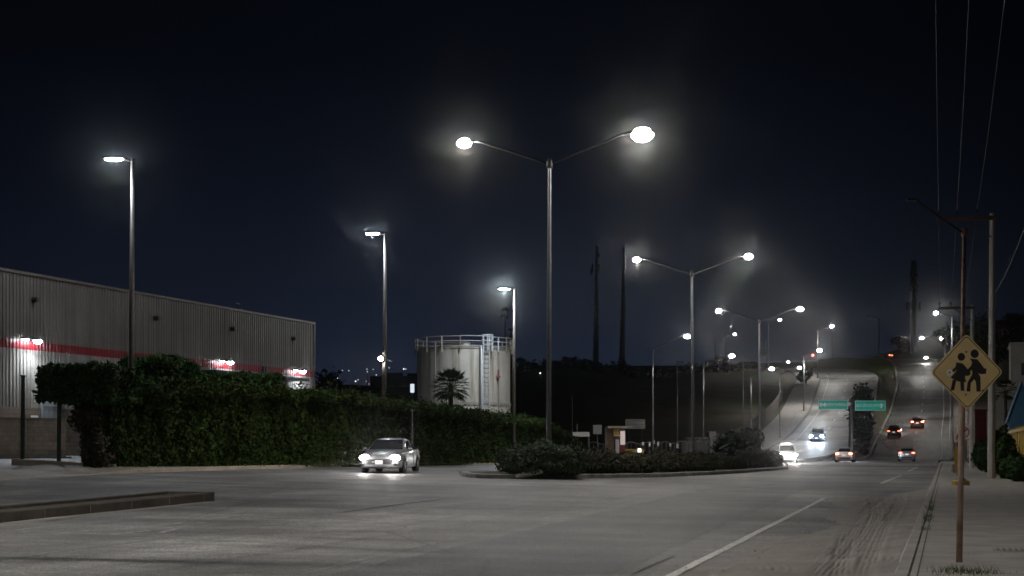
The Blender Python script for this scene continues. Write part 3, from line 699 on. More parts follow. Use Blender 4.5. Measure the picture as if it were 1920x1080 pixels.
for k in range(5): mb = MB(); mb.box((u,.19,.2+dh*k/5),(1.1,.02,.06)); mb.build('door_rib', M['grey'], dr)
ua, ub = wall_u(540), wall_u(362); zc = wall_z(450,705)
mb = MB(); mb.box(((ua+ub)/2,.75,zc),(ub-ua,1.4,.16)); mb.build('canopy', M['dkmetal'], wh)
mb = MB(); mb.box(((ua+ub)/2,.06,zc-1.2),(ub-ua-.4,.08,2.2)); mb.build('loading_door', M['grey'], wh)
u = wall_u(491); z = wall_z(491,697); mb = MB(); mb.bbox((u-.14,.2,z),(.14,.12,.62),.01); mb.bbox((u+.14,.2,z),(.14,.12,.62),.01); mb.build('louvre', M['dkmetal'], wh)
u = wall_u(62); mb = MB(); mb.bbox((u,.075,wall_z(62,788)),(.5,.03,.42),.01); mb.build('notice_board', M['white'], wh)
mb = MB(); u = 4.2; mb.tube([(u,-3,ZT-.3),(u,-3,ZT+.95)],.03,6); mb.box((u,-3,ZT+.9),(.5,.06,.05)); mb.tube([(u-.45,-3,ZT-.3),(u-.45,-3,ZT+.5)],.03,6); mb.ball((u-.45,-3,ZT+.55),.14,.06,.14); mb.build('antenna', M['dkmetal'], wh)
# low block screen wall at its foot
u0, u1 = wall_u(82), wall_u(-60); scr = thing('screen_wall', 'low brown block wall in front of the warehouse at the left edge', 'wall', (CWx,CWy,wz), math.atan2(UY,UX))
zt_ = HC+(CY-795)/F*(CWy+UY*wall_u(50)) - wz
mb = MB(); mb.box(((u0+u1)/2,1.1,zt_/2-.1),(u1-u0,.25,zt_+.6)); mb.build('blockwork', M['block'], scr)
mb = MB(); mb.box(((u0+u1)/2,1.1,zt_+.23),(u1-u0+.05,.31,.06)); mb.build('coping', M['block'], scr)
mb = MB(); mb.box(((u0+u1)/2,1.32,.55),(u1-u0+.3,.2,.7)); mb.build('plinth', M['darkwall'], scr)
# wall lamps
for px, py, lab, pw in ((58,639,'wall lamp on the red stripe at the far left of the warehouse',420),(421,679,'wall lamp on the red stripe over the dark canopy',260),(558,696,'wall lamp on the red stripe at the right end of the warehouse',420)):
    u = wall_u(px); z = wall_z(px,py); Wm = wh.matrix_basis
    p = Matrix.Translation((CWx,CWy,wz)) @ Matrix.Rotation(math.atan2(UY,UX),4,'Z') @ Vector((u,.0,z))
    t = thing('wall_lamp', lab, 'wall lamp', p, math.atan2(UY,UX), 'wall lamps along the warehouse stripe')
    mb = MB(); mb.bbox((0,.10,.05),(.3,.2,.16),.02); mb.tube([(-.15,.2,.05),(.9,.3,.05)],.025,6); mb.bbox((0,.34,.06),(.50,.34,.12),.03); mb.bbox((.75,.3,.05),(.5,.2,.08),.02); h = mb.build('lamp_head', M['dkmetal'], t)
    mb = MB(); mb.ball((0,.36,-.02),.24,.17,.13); mb.build('lens', M['lens_blue'], h, True)
    mb = MB(); mb.ball((.75,.3,-.0),.24,.09,.05); mb.build('lens', M['lens_blue'], h, True)  # elongated reflected highlight beside the lamp, put in as a second glowing lens
    lamp_light('SPOT', (.1,.5,-.16), pw, (.88,.94,1.0), t, .08, 140, (R(14),0,0), .8)
    lamp_light('SPOT', (.75,.42,-.12), pw*.25, (.88,.94,1.0), t, .08, 140, (R(14),0,0), .8)  # weak spot added to go with that highlight

# wire fence at the far left
fp = [onground(42,57,.0), onground(110,57.6,.0)]
fe = thing('wire_fence', 'dark green wire fence with two tall posts on a tan kerb at the left', 'fence', fp[0])
Hf = HC+(CY-706)/F*57 - fp[0].z
for q in (Vector((0,0,0)), fp[1]-fp[0], (fp[1]-fp[0])*2):
    mb = MB(); mb.tube([q+Vector((0,0,-.2)), q+Vector((.03,0,Hf))],.085,8); mb.bbox(q+Vector((.03,0,Hf+.03)),(.2,.2,.06),.02); mb.build('post', M['greenpost'], fe)
mb = MB(); e = (fp[1]-fp[0])*2
for k in range(9): z = .25+k*(Hf-.35)/8; mb.tube([Vector((0,.02,z)), e+Vector((0,.02,z))], .003, 4)
for k in range(1,14): q = e*(k/14); mb.tube([q+Vector((0,.025,.2)), q+Vector((0,.025,Hf-.1))], .002, 4)
mb.build('wire_mesh', M['greenpost'], fe)
struct(kerb_run('kerb', gpath([(fp[0].x-.35,fp[0].y-.2),(fp[1].x-.2,fp[1].y-.1),(fp[1].x+2.2,fp[1].y+.4)],.5), .35, .26, M['tan_kerb']))

# ------------------------------------------------------------------ tank
TY = 116.; TX = (869.5-CX)/F*TY; TR = 87.5/F*TY*.998; tz = gz(TX,TY); TT = HC+(CY-655)/F*(TY-1) - tz
tk = thing('storage_tank', 'round beige steel tank with a railed top and caged ladder', 'tank', (TX,TY,tz))
mb = MB(); mb.lathe([(TR,-.3),(TR,TT*.515)],64); mb.lathe([(TR*.996,TT*.515),(TR*.996,TT)],64); mb.build('shell', M['tank'], tk, True)
mb = MB(); mb.lathe([(TR,TT*.50),(TR+.06,TT*.50),(TR+.06,TT*.525),(TR*.99,TT*.525)],64); mb.build('stiffener_ring', M['tank_trim'], tk); mb = MB(); mb.lathe([(TR*.99,TT-.08),(TR+.09,TT-.08),(TR+.09,TT+.05),(TR*.9,TT+.06)],64); mb.build('rim', M['tank_trim'], tk)
mb = MB(); mb.lathe([(TR*.99,TT+.03),(TR*.5,TT+.25),(0,TT+.35)],48); mb.build('lid', M['tank'], tk, True)
for k, (ang, zlo, zhi) in enumerate(((-97,.53,.99),(-62,.53,.99),(-135,.53,.99),(-80,.0,.5),(-112,.0,.5),(-145,.0,.5),(-50,.0,.5))):
    a_ = R(ang); mb = MB(); mb.box((TR*math.cos(a_),TR*math.sin(a_),TT*(zlo+zhi)/2),(.05,.02,TT*(zhi-zlo)),a_+R(90)); mb.build('weld_seam', M['tank_trim'], tk)
RH = HC+(CY-629)/F*(TY-TR) - tz - TT
def rail(a0, a1, m, n, hgt):
    rr = TR+.16
    for k in range(n+1):
        a_ = R(a0+(a1-a0)*k/n); mb = MB(); mb.tube([(rr*math.cos(a_),rr*math.sin(a_),TT-.35),(rr*math.cos(a_),rr*math.sin(a_),TT+hgt)],.055,6); mb.build('rail_post', m, tk)
    for h in (hgt-.02, hgt*.55, .12):
        mb = MB(); mb.tube([(rr*math.cos(R(a0+(a1-a0)*k/16)),rr*math.sin(R(a0+(a1-a0)*k/16)),TT+h) for k in range(17)],.032,6); mb.build('rail', m, tk)
rail(-92,-60,M['railw'],1,RH); rail(-28,-60,M['railw'],2,RH*.95); rail(-28,60,M['railt'],4,RH); rail(60,180,M['railt'],4,RH); rail(180,268,M['railt'],4,RH*.98)
la = R(-62); lc = Vector((math.cos(la),math.sin(la),0)); ls = Vector((-lc.y,lc.x,0)); lad = MB(); lb = lc*(TR+.22)
for s_ in (-.28,.28): lad.tube([lb+ls*s_+Vector((0,0,.2)), lb+ls*s_+Vector((0,0,TT+RH))],.045,6)
for k in range(26): z = .3+k*TT/26; lad.tube([lb-ls*.28+Vector((0,0,z)), lb+ls*.28+Vector((0,0,z))],.03,5)
lad = lad.build('ladder', M['railw'], tk)
cg = MB(); cc = lc*(TR+.5)
for z in (TT+.2, TT+RH*.55, TT+RH+.05):
    cg.tube([cc+(lc*math.cos(t)+ls*math.sin(t))*.42+Vector((0,0,z)) for t in np.linspace(-math.pi,math.pi,15)], .05 if z > TT+1 else .035, 6, False)
for t in np.linspace(-2.2,2.2,6): q = cc+(lc*math.cos(t)+ls*math.sin(t))*.42; cg.tube([q+Vector((0,0,TT-.35)), q+Vector((0,0,TT+RH+.05))],.035,5)
cg.build('safety_cage', M['railw'], lad)
def tpipe(ang, z0, z1, r, m, name, off=.14):
    a_ = R(ang); c = Vector((math.cos(a_),math.sin(a_),0)); mb = MB()
    mb.tube([c*(TR-.1)+Vector((0,0,z1+.06)), c*(TR+off*.7)+Vector((0,0,z1+.06)), c*(TR+off)+Vector((0,0,z1-.12)), c*(TR+off)+Vector((0,0,z0))], r, 8); return mb.build(name, m, tk, True)
tpipe(-68,.1,TT,.10,M['railw'],'overflow_pipe',.3); tpipe(-123,.0,TT+.3,.06,M['tank_trim'],'vent_pipe'); tpipe(-43,.0,TT*.72,.05,M['tank_trim'],'gauge_pipe',.2); tpipe(-36,.0,TT*.28,.06,M['railw'],'drain_pipe')
a_ = R(-45); c = Vector((math.cos(a_),math.sin(a_),0))*(TR+.24); mb = MB(); mb.lathe([(.17,0),(.16,.1),(.07,.16),(.06,.45),(.05,.62),(0,.63)],10,(c.x,c.y,TT*.74)); mb.build('valve', M['redpart'], tk, True)
a_ = R(-71); c = Vector((math.cos(a_),math.sin(a_),0))*(TR+.2); mb = MB(); mb.lathe([(.14,0),(.18,.15),(.08,.25),(.08,.5),(0,.55)],8,(c.x,c.y,TT*.12)); mb.build('valve', M['redpart'], tk, True)
mb = MB(); mb.lathe([(.4,0),(.4,.3),(.3,.36),(0,.38)],14,(.2,-TR*.7,TT+.12)); mb.build('hatch', M['tank'], tk)
# ------------------------------------------------------------------ foliage helpers
def leaves(P, Nn, size, m, name, parent=None, bias=.6, asp=1.8):
    n = len(P); d = RNG.normal(0,1,(n,3)); nd = d/np.linalg.norm(d,axis=1)[:,None]*(1-bias)+Nn*bias; nd /= np.linalg.norm(nd,axis=1)[:,None]+1e-9
    u = np.cross(nd, RNG.normal(0,1,(n,3))); u /= np.linalg.norm(u,axis=1)[:,None]+1e-9; v = np.cross(nd,u)
    s = size*RNG.uniform(.6,1.4,(n,1)); a = u*s*asp*.5; b = v*s*.5
    V = np.stack([P-a, P+b*.9, P+a, P-b*.9],1).reshape(-1,3); q = np.arange(n*4).reshape(n,4)
    return np_mesh(name, V, q, m, parent)
def blob_pts(n, c, r, rough=.25, shell=.35, flat=None):
    d = RNG.normal(0,1,(n,3)); d /= np.linalg.norm(d,axis=1)[:,None]
    ph = RNG.uniform(0,6.28,6); lump = 1+rough*(np.sin(d[:,0]*5+ph[0])*np.sin(d[:,1]*4+ph[1])+np.sin(d[:,2]*6+ph[2])*np.sin(d[:,0]*7+ph[3]))*.6
    rad = lump*(1-shell*RNG.random(n)**1.6)
    P = np.array(c)+d*np.array(r)*rad[:,None]; return P, d
def core(parent, c, r, m, name='core', k=.72):
    mb = MB(); mb.ball(c, r[0]*k, r[1]*k, r[2]*k, 14, 9); return mb.build(name, m, parent, True)
def shrub(name, label, cat, base, blobs, size, n, m, group=None, core_m=None, stems=0):
    t = thing(name, label, cat, base, 0, group); Ps=[]; Ns=[]
    tot = sum(b[1][0]*b[1][2] for b in blobs); mb = MB()
    for c, r in blobs:
        P, d = blob_pts(int(n*r[0]*r[2]/tot), c, r); k = P[:,2] > .02; Ps.append(P[k]); Ns.append(d[k]); mb.ball(c, r[0]*.66, r[1]*.66, r[2]*.66, 12, 8)
    leaves(np.concatenate(Ps), np.concatenate(Ns), size, m, 'foliage', t)
    mb.build('inner_foliage', core_m or m, t, True)
    mb = MB(); 
    for k in range(max(3,stems)): a = k*2.1; mb.tube([(0.1*math.cos(a),.1*math.sin(a),-.1),(.3*math.cos(a),.3*math.sin(a),blobs[0][0][2])],[.05,.025],5)
    mb.build('trunk', M['trunk'], t); return t
def tree(name, label, cat, base, h, cr, m, group=None, n=1500, size=.5, trunk_r=.18, lo=.35):
    t = thing(name, label, cat, base, 0, group); mb = MB(); mb.tube([(0,0,-.3),(.05*h*.3,0,h*.35),(0,.04*h,h*.7)],[trunk_r,trunk_r*.75,trunk_r*.3],8)
    Ps=[]; Ns=[]
    for k in range(7):
        a = k*2.4+RNG.uniform(0,1); zz = h*RNG.uniform(lo+.1,.88); rr = cr*RNG.uniform(.2,.62)*(1-.4*abs(zz/h-.6)); c = (rr*math.cos(a),rr*math.sin(a),zz)
        mb.tube([(0,0,h*(lo-.05)),(c[0]*.5,c[1]*.5,(h*lo+zz)/2),c],[trunk_r*.5,trunk_r*.35,.04],6)
        P, d = blob_pts(n//7, c, (cr*.55,cr*.55,h*(1-lo)*.3), .4, .7); Ps.append(P); Ns.append(d)
    mb.build('trunk', M['trunk'], t); leaves(np.concatenate(Ps), np.concatenate(Ns), size, m, 'crown', t, .4); return t

# long hedge
HP = np.array([(-16.6,58.3),(-14.0,63.5),(-9.9,73.),(-4.2,90.),(1.8,118.),(5.2,131.)])
hd = np.r_[0,np.cumsum(np.hypot(*np.diff(HP,axis=0).T))]; HL = hd[-1]
def hedge_at(s): return np.stack([np.interp(s,hd,HP[:,0]),np.interp(s,hd,HP[:,1])],-1)
htop = lambda s: np.interp(s,[0,3,8,17,25,37,62,72,HL],[3.9,4.15,4.3,4.25,4.05,3.85,3.65,2.6,1.9])   # height above eye datum
def build_hedge():
    t = thing('hedge', 'long tall overgrown hedge from the warehouse to the median', 'hedge', (HP[0][0],HP[0][1],0)); O = np.array([HP[0][0],HP[0][1],0]); D = 1.7
    def frame(s):
        p = hedge_at(s); q = hedge_at(np.minimum(s+.5,HL+.4)); tn = q-p; tn /= np.linalg.norm(tn,axis=-1)[...,None]+1e-9; return p, np.stack([tn[...,1],-tn[...,0]],-1)
    n = 98000; dens = np.interp(np.linspace(0,HL,400),[0,HL],[1.5,.5]); cdf = np.cumsum(dens)/dens.sum(); s = np.interp(RNG.random(n),cdf,np.linspace(0,HL,400))
    p, nr = frame(s); gl = G(p[:,0],p[:,1])+.12; zt = htop(s)+.16*np.sin(s*1.9)+.10*np.sin(s*4.7+1)+.07*np.sin(s*9+2)
    top = RNG.random(n) < .27; v = RNG.random(n); dep = RNG.random(n)
    bul = .22*np.sin(s*1.3+v*5)+.16*np.sin(s*3.1-v*7+2)+.1*np.sin(s*6.5+v*11)
    z = np.where(top, zt-.25*RNG.random(n)**2, gl+(zt-gl)*v); off = np.where(top, D*(1-dep)-.3, .15+bul*(.3+v*.7)-.45*RNG.random(n)**1.5 + .25*v)
    Ps = np.c_[p+nr*off[:,None], z]-O; Ns = np.where(top[:,None], np.array([0,0,1.]), np.c_[nr,np.full(n,.25)])
    shoot = RNG.random(n) < .012; Ps[shoot,2] = (zt-O[2])[shoot]+RNG.uniform(0,.45,shoot.sum())
    leaves(Ps, Ns, .115, M['hedge'], 'foliage', t, .45)
    mb = MB(); ss = np.arange(0,HL,.8); p, nr = frame(ss)
    for i in range(len(ss)):
        g = gz(*p[i]); zt = float(htop(ss[i]))-.25
        for o, z in ((-.15,g-.2),(-.05,zt),(-1.4,zt),(-1.4,g-.2)): mb.v.append((p[i,0]+nr[i,0]*o-O[0],p[i,1]+nr[i,1]*o-O[1],z))
    for i in range(len(ss)-1):
        for k in range(3): mb.f.append((i*4+k,i*4+k+1,i*4+5+k,i*4+4+k))
    mb.f += [(0,1,2,3),tuple(reversed(range(len(mb.v)-4,len(mb.v))))]; mb.build('inner_foliage', M['hedge'], t)
build_hedge()
def clipped(label, c, d, n, m='clip'):                    # box clipped crown on a trunk
    g = gz(c[0],c[1]); t = thing('clipped_tree', label, 'clipped tree', (c[0],c[1],g), R(-17)); P = RNG.uniform(-.5,.5,(n,3)); f = RNG.integers(0,3,n); sg = np.where(RNG.random(n)<.5,-.5,.5)
    P[np.arange(n),f] = sg*(1-.12*RNG.random(n)); up = RNG.random(n)<.3; P[up,2] = .5-.05*RNG.random(up.sum()); Nn = np.zeros((n,3)); Nn[np.arange(n),f] = np.sign(sg)
    q = np.abs(P[:,:2]).max(1); P[:,2] -= np.where(P[:,2]>.3, .15*sm((q-.35)/.15), 0)
    P = P*np.array(d)+np.array([0,0,c[2]-g]); P += .09*np.sin(P[:,[1,2,0]]*3.7)+.05*RNG.normal(0,1,P.shape)
    leaves(P, Nn, .15, M[m], 'crown', t, .4); mb = MB(); mb.box((0,0,c[2]-g),(d[0]*.84,d[1]*.84,d[2]*.8)); mb.build('inner_foliage', M[m], t)
    mb = MB(); mb.tube([(0,0,-.2),(.06,0,(c[2]-g)*.5),(0,0,c[2]-g)],[.14,.11,.09],8); mb.build('trunk', M['trunk'], t)
clipped('box clipped green tree overhanging the wire fence at the hedge end', ((168-CX)/F*57.5,57.5,HC+(CY-720)/F*57.5), (3.5,2.4,1.4), 5200)
clipped('small bushy clipped tree just right of the nearest parking lamp', ((302-CX)/F*66,66,HC+(CY-703)/F*66), (2.9,2.4,1.5), 3600)
clipped('flat clipped tree behind the hedge under the dark canopy', ((440-CX)/F*71,71,HC+(CY-724)/F*71), (4.4,2.0,1.1), 3600)
p = onground(163,57.4); shrub('bougainvillea', 'dark bougainvillea with pink bracts at the left end of the hedge', 'shrub', p, [((.3,0,1.0),(.55,.5,1.0)),((.0,.1,2.1),(.7,.5,.7)),((.5,0,.4),(.6,.5,.45))], .11, 2000, M['boug'])
# median bushes
def mb_shrub(px0, px1, top, Y, label, m='shrub', size=.085, n=3200, group='low shrubs along the median', depth=1.2, wob=0.):
    x = ((px0+px1)/2-CX)/F*Y; w = (px1-px0)/F*Y/2; g = gz(x,Y)+.14; h = HC+(CY-top)/F*Y - g
    bl = [((0,0,h*.45),(w*.9,depth,h*.53)),((-w*.45,.15,h*.38),(w*.6,depth*.9,h*.5)),((w*.45,-.1,h*.40),(w*.6,depth*.9,h*.48)),((w*.1,-.3,h*.25),(w*1.0,depth,h*.32))]
    return shrub('median_shrub' if m != 'bush' else 'round_bush', label, 'shrub', (x,Y,g), bl, size, n, M[m], group)
mb_shrub(934,1096,826,60.2,'big round grey green bush at the nose of the median','bush',.085,15000,None,1.6)
SH = [(1068,1165,838,65,'low dark shrub right of the big round bush'),(1140,1228,846,68,'low dark shrub below the brown kiosk'),(1205,1290,840,72,'low dark shrub in front of the yellow box'),
      (1265,1345,846,77,'low dark shrub at the foot of the second double lamp'),(1315,1400,850,83,'low dark shrub below the leafy dark tree'),(1375,1440,838,90,'low dark shrub at the foot of the third double lamp'),(1415,1468,842,96,'last dark shrub at the end of the median beside the white vehicle')]
for a in SH: mb_shrub(*a, n=5200)
x = (1388-CX)/F*99; g = gz(x,99)+.15; shrub('leafy_bush', 'taller leafy dark bush in the median left of the third double lamp', 'shrub', (x,99,g), [((0,0,1.3),(1.6,1.4,1.2)),((-.8,0,1.6),(.9,.9,.8)),((.7,0,1.9),(.9,.9,.8)),((0,0,.6),(2.0,1.5,.8))], .2, 2600, M['dtree'])
x = (1345-CX)/F*92; g = gz(x,92)+.15
def rosette(name, label, cat, base, n, L, w, m, up=.6, group=None, wid=6):
    t = thing(name, label, cat, base, 0, group); mb = MB()
    for k in range(n):
        a = k*2.4; e = up*RNG.uniform(.5,1.4); l = L*RNG.uniform(.75,1.1); c, s = math.cos(a), math.sin(a); pr = []
        for i in range(5):
            q = i/4; r = l*q*math.cos(e*(1-.5*q)); z = .1+l*q*math.sin(e)-(.25*l*q*q); pr.append((r*c,r*s,z,w*(1-q)**.6*(.5+q)))
        o = len(mb.v)
        for r_ in pr: mb.v += [(r_[0]-s*r_[3],r_[1]+c*r_[3],r_[2]),(r_[0]+s*r_[3],r_[1]-c*r_[3],r_[2]),]
        mb.f += [(o+2*i,o+2*i+1,o+2*i+3,o+2*i+2) for i in range(4)]
    mb.build('leaves', m, t); return t
rosette('agave', 'pale green spiky agave between the dark median shrubs', 'plant', (x,92,g+.8), 22, 1.2, .12, M['palm'], .8)
# weeds
def tuft(p, n, h, spread, label):
    mb = MB()
    for k in range(n):
        a = RNG.uniform(0,6.28); r = spread*RNG.random(); b = RNG.uniform(0,6.28); x, y = r*math.cos(a), r*math.sin(a); l = h*RNG.uniform(.5,1.2)
        mb.add([(x-.006,y,0),(x+.006,y,0),(x+l*.4*math.cos(b),y+l*.4*math.sin(b),l)],[(0,1,2)])
    o = mb.build('grass_tuft', M['grassm'], None, loc=p); tag(o, label, 'weeds')
def wtp(w, t, dz=0.): x, y = xy(w,t); return Vector((x,y,gz(x,y)+dz))
mb = MB()
for t_ in np.arange(26,39,.05):
    for k in range(3):
        q = wtp(KR+.05+RNG.normal(0,.05), t_+RNG.normal(0,.1), .12)
        if RNG.random() > .35+.3*math.sin(t_*1.3): continue
        b = RNG.uniform(0,6.28); l = RNG.uniform(.03,.11); mb.add([(q.x-.007,q.y,q.z),(q.x+.007,q.y,q.z),(q.x+l*.5*math.cos(b),q.y+l*.5*math.sin(b),q.z+l)],[(0,1,2)])
tag(mb.build('grass', M['grassm']), kind='stuff')
mb = MB()
for k in range(220):
    t_ = 17.35+RNG.normal(0,.22); w_ = RNG.normal(.22,.2); q = wtp(w_,t_,.14); b = RNG.uniform(0,6.28); l = RNG.uniform(.03,.10)
    mb.add([(q.x-.004,q.y,q.z),(q.x+.004,q.y,q.z),(q.x+l*.6*math.cos(b),q.y+l*.6*math.sin(b),q.z+l)],[(0,1,2)])
for k in range(2200):
    w_ = RNG.uniform(3.1,6.5); t_ = RNG.uniform(26,60)
    q = wtp(w_,t_,.17); b = RNG.uniform(0,6.28); l = RNG.uniform(.05,.2)
    mb.add([(q.x-.012,q.y,q.z),(q.x+.012,q.y,q.z),(q.x+l*.5*math.cos(b),q.y+l*.5*math.sin(b),q.z+l)],[(0,1,2)])
for k in range(420):                                      # dry grass and weeds at the hedge foot
    s = RNG.uniform(0,50); p = hedge_at(np.array([s]))[0]; l = RNG.uniform(.1,.5)*RNG.random(); b = RNG.uniform(0,6.28); x, y = p[0]+RNG.uniform(.2,.75), p[1]-RNG.uniform(0,.3); z = gz(x,y)+.12
    mb.add([(x-.02,y,z),(x+.02,y,z),(x+l*.3*math.cos(b),y+l*.3*math.sin(b),z+l)],[(0,1,2)])
tag(mb.build('grass', M['grassm']), kind='stuff')
mb = MB()                                                  # grass on the slope between the two hill roads
for k in range(16000):
    i = RNG.integers(70,len(RW)-20); q = RW[i]; x, y = q[0]-RNG.uniform(6.2,18), q[1]+RNG.normal(0,6)
    dl = np.hypot(LW[:,0]-x,LW[:,1]-y).min(); 
    if dl < 6.6: continue
    z = gz(x,y)-.12; b = RNG.uniform(0,6.28); l = RNG.uniform(.15,.5); mb.add([(x-.06,y,z),(x+.06,y,z),(x+l*.5*math.cos(b),y+l*.5*math.sin(b),z+l)],[(0,1,2)])
tag(mb.build('slope_grass', M['grassm']), kind='stuff')
# palms
def fan_palm(label, base, h, cr, trunk_r, nf=26, m='palm', group=None, droop=.35, wide=.55):
    t = thing('fan_palm', label, 'palm', base, 0, group); mb = MB(); mb.tube([(0,0,-.2),(.03,0,h*.4),(0,0,h)],[trunk_r*1.5,trunk_r*1.1,trunk_r*.8],10); mb.build('trunk', M['trunk'], t)
    mb = MB()
    for k in range(nf):
        a = k*2.4; e = R(80)-R(125)*(k/nf); c, s = math.cos(a), math.sin(a); L = cr*RNG.uniform(.5,.62)
        hub = Vector((c*L*math.cos(e), s*L*math.cos(e), h+L*math.sin(e))); mb.tube([(0,0,h),hub],.018,4)
        d = Vector((c*math.cos(e),s*math.cos(e),math.sin(e))); sd = Vector((-s,c,0)); upv = d.cross(sd)
        for j in range(13):
            f = R(-75+150*j/12); dr = (d*math.cos(f)+sd*math.sin(f)); l = cr*.5*RNG.uniform(.85,1.1)*(1-.15*abs(j-6)/6); tip = hub+dr*l+Vector((0,0,-droop*l*RNG.uniform(.3,1))); wv = dr.cross(upv).normalized()*.05*cr*.6
            mid = hub+dr*l*.5; mb.add([hub,mid+wv,tip,mid-wv],[(0,1,2,3)])
    mb.build('crown', M[m], t); return t
x = (845-CX)/F*103; g = gz(x,103); fan_palm('small fan palm standing in front of the beige tank', (x,103,g), HC+(CY-726)/F*103-g, 1.6, .2, 52)
def onhill(px, Y, dz=0): return onground(px, Y, dz)
p = onhill(947,300); fan_palm('tall thin palm silhouetted above the tank', p, HC+(CY-588)/F*300-p.z, 1.5, .16, 26)
p = onhill(975,250); fan_palm('bushy palm behind the far parking lamp', p, HC+(CY-690)/F*250-p.z, 2.2, .3, 26)
p = onhill(958,290); fan_palm('shorter palm silhouetted beside the tank top', p, HC+(CY-625)/F*290-p.z, 1.3, .16, 20)

# ------------------------------------------------------------------ vehicles
GLARE = dict(silver_car=45, white_car=700, dark_blue_car=110)
STY = {
 'sedan': dict(L=4.67, B=[(-2.33,.36,.86,.70),(-2.26,.24,1.0,.80),(-2.0,.2,1.05,.87),(-1.5,.18,1.0,.905),(-.6,.18,.965,.915),(.4,.18,.95,.915),(1.0,.18,.945,.91),(1.5,.18,.89,.90),(1.95,.18,.80,.87),(2.22,.2,.70,.79),(2.33,.27,.60,.66)],
   C=[(-2.0,1.04,.66),(-1.5,1.25,.60),(-1.0,1.40,.585),(-.35,1.47,.60),(.2,1.43,.61),(.62,1.22,.68),(1.1,.94,.80)], win=(-1.75,.72), rear=(-1.95,-1.05), front=(.27,1.06), belt=.95, wx=(-1.36,1.36)),
 'hatch': dict(L=4.2, B=[(-2.1,.36,.95,.74),(-2.04,.26,1.05,.82),(-1.6,.2,1.02,.87),(-.6,.18,.98,.885),(.4,.18,.97,.885),(1.0,.18,.99,.88),(1.5,.18,.92,.86),(1.9,.2,.80,.80),(2.1,.28,.64,.66)],
   C=[(-2.04,1.04,.70),(-1.85,1.35,.63),(-1.5,1.50,.60),(-.4,1.55,.61),(.25,1.50,.62),(.7,1.27,.68),(1.2,.98,.78)], win=(-1.7,.8), rear=(-2.02,-1.72), front=(.32,1.15), belt=.98, wx=(-1.3,1.28)),
 'suv': dict(L=4.6, B=[(-2.3,.45,1.05,.78),(-2.24,.34,1.14,.86),(-1.7,.28,1.12,.91),(-.6,.26,1.08,.925),(.4,.26,1.07,.925),(1.0,.26,1.09,.92),(1.6,.26,1.04,.90),(2.1,.28,.94,.84),(2.3,.36,.78,.72)],
   C=[(-2.24,1.12,.78),(-2.08,1.5,.72),(-1.85,1.72,.68),(-.5,1.78,.69),(.3,1.74,.69),(.62,1.48,.74),(1.05,1.08,.82)], win=(-1.95,.66), rear=(-2.22,-1.95), front=(.34,1.0), belt=1.07, wx=(-1.38,1.40)),
}
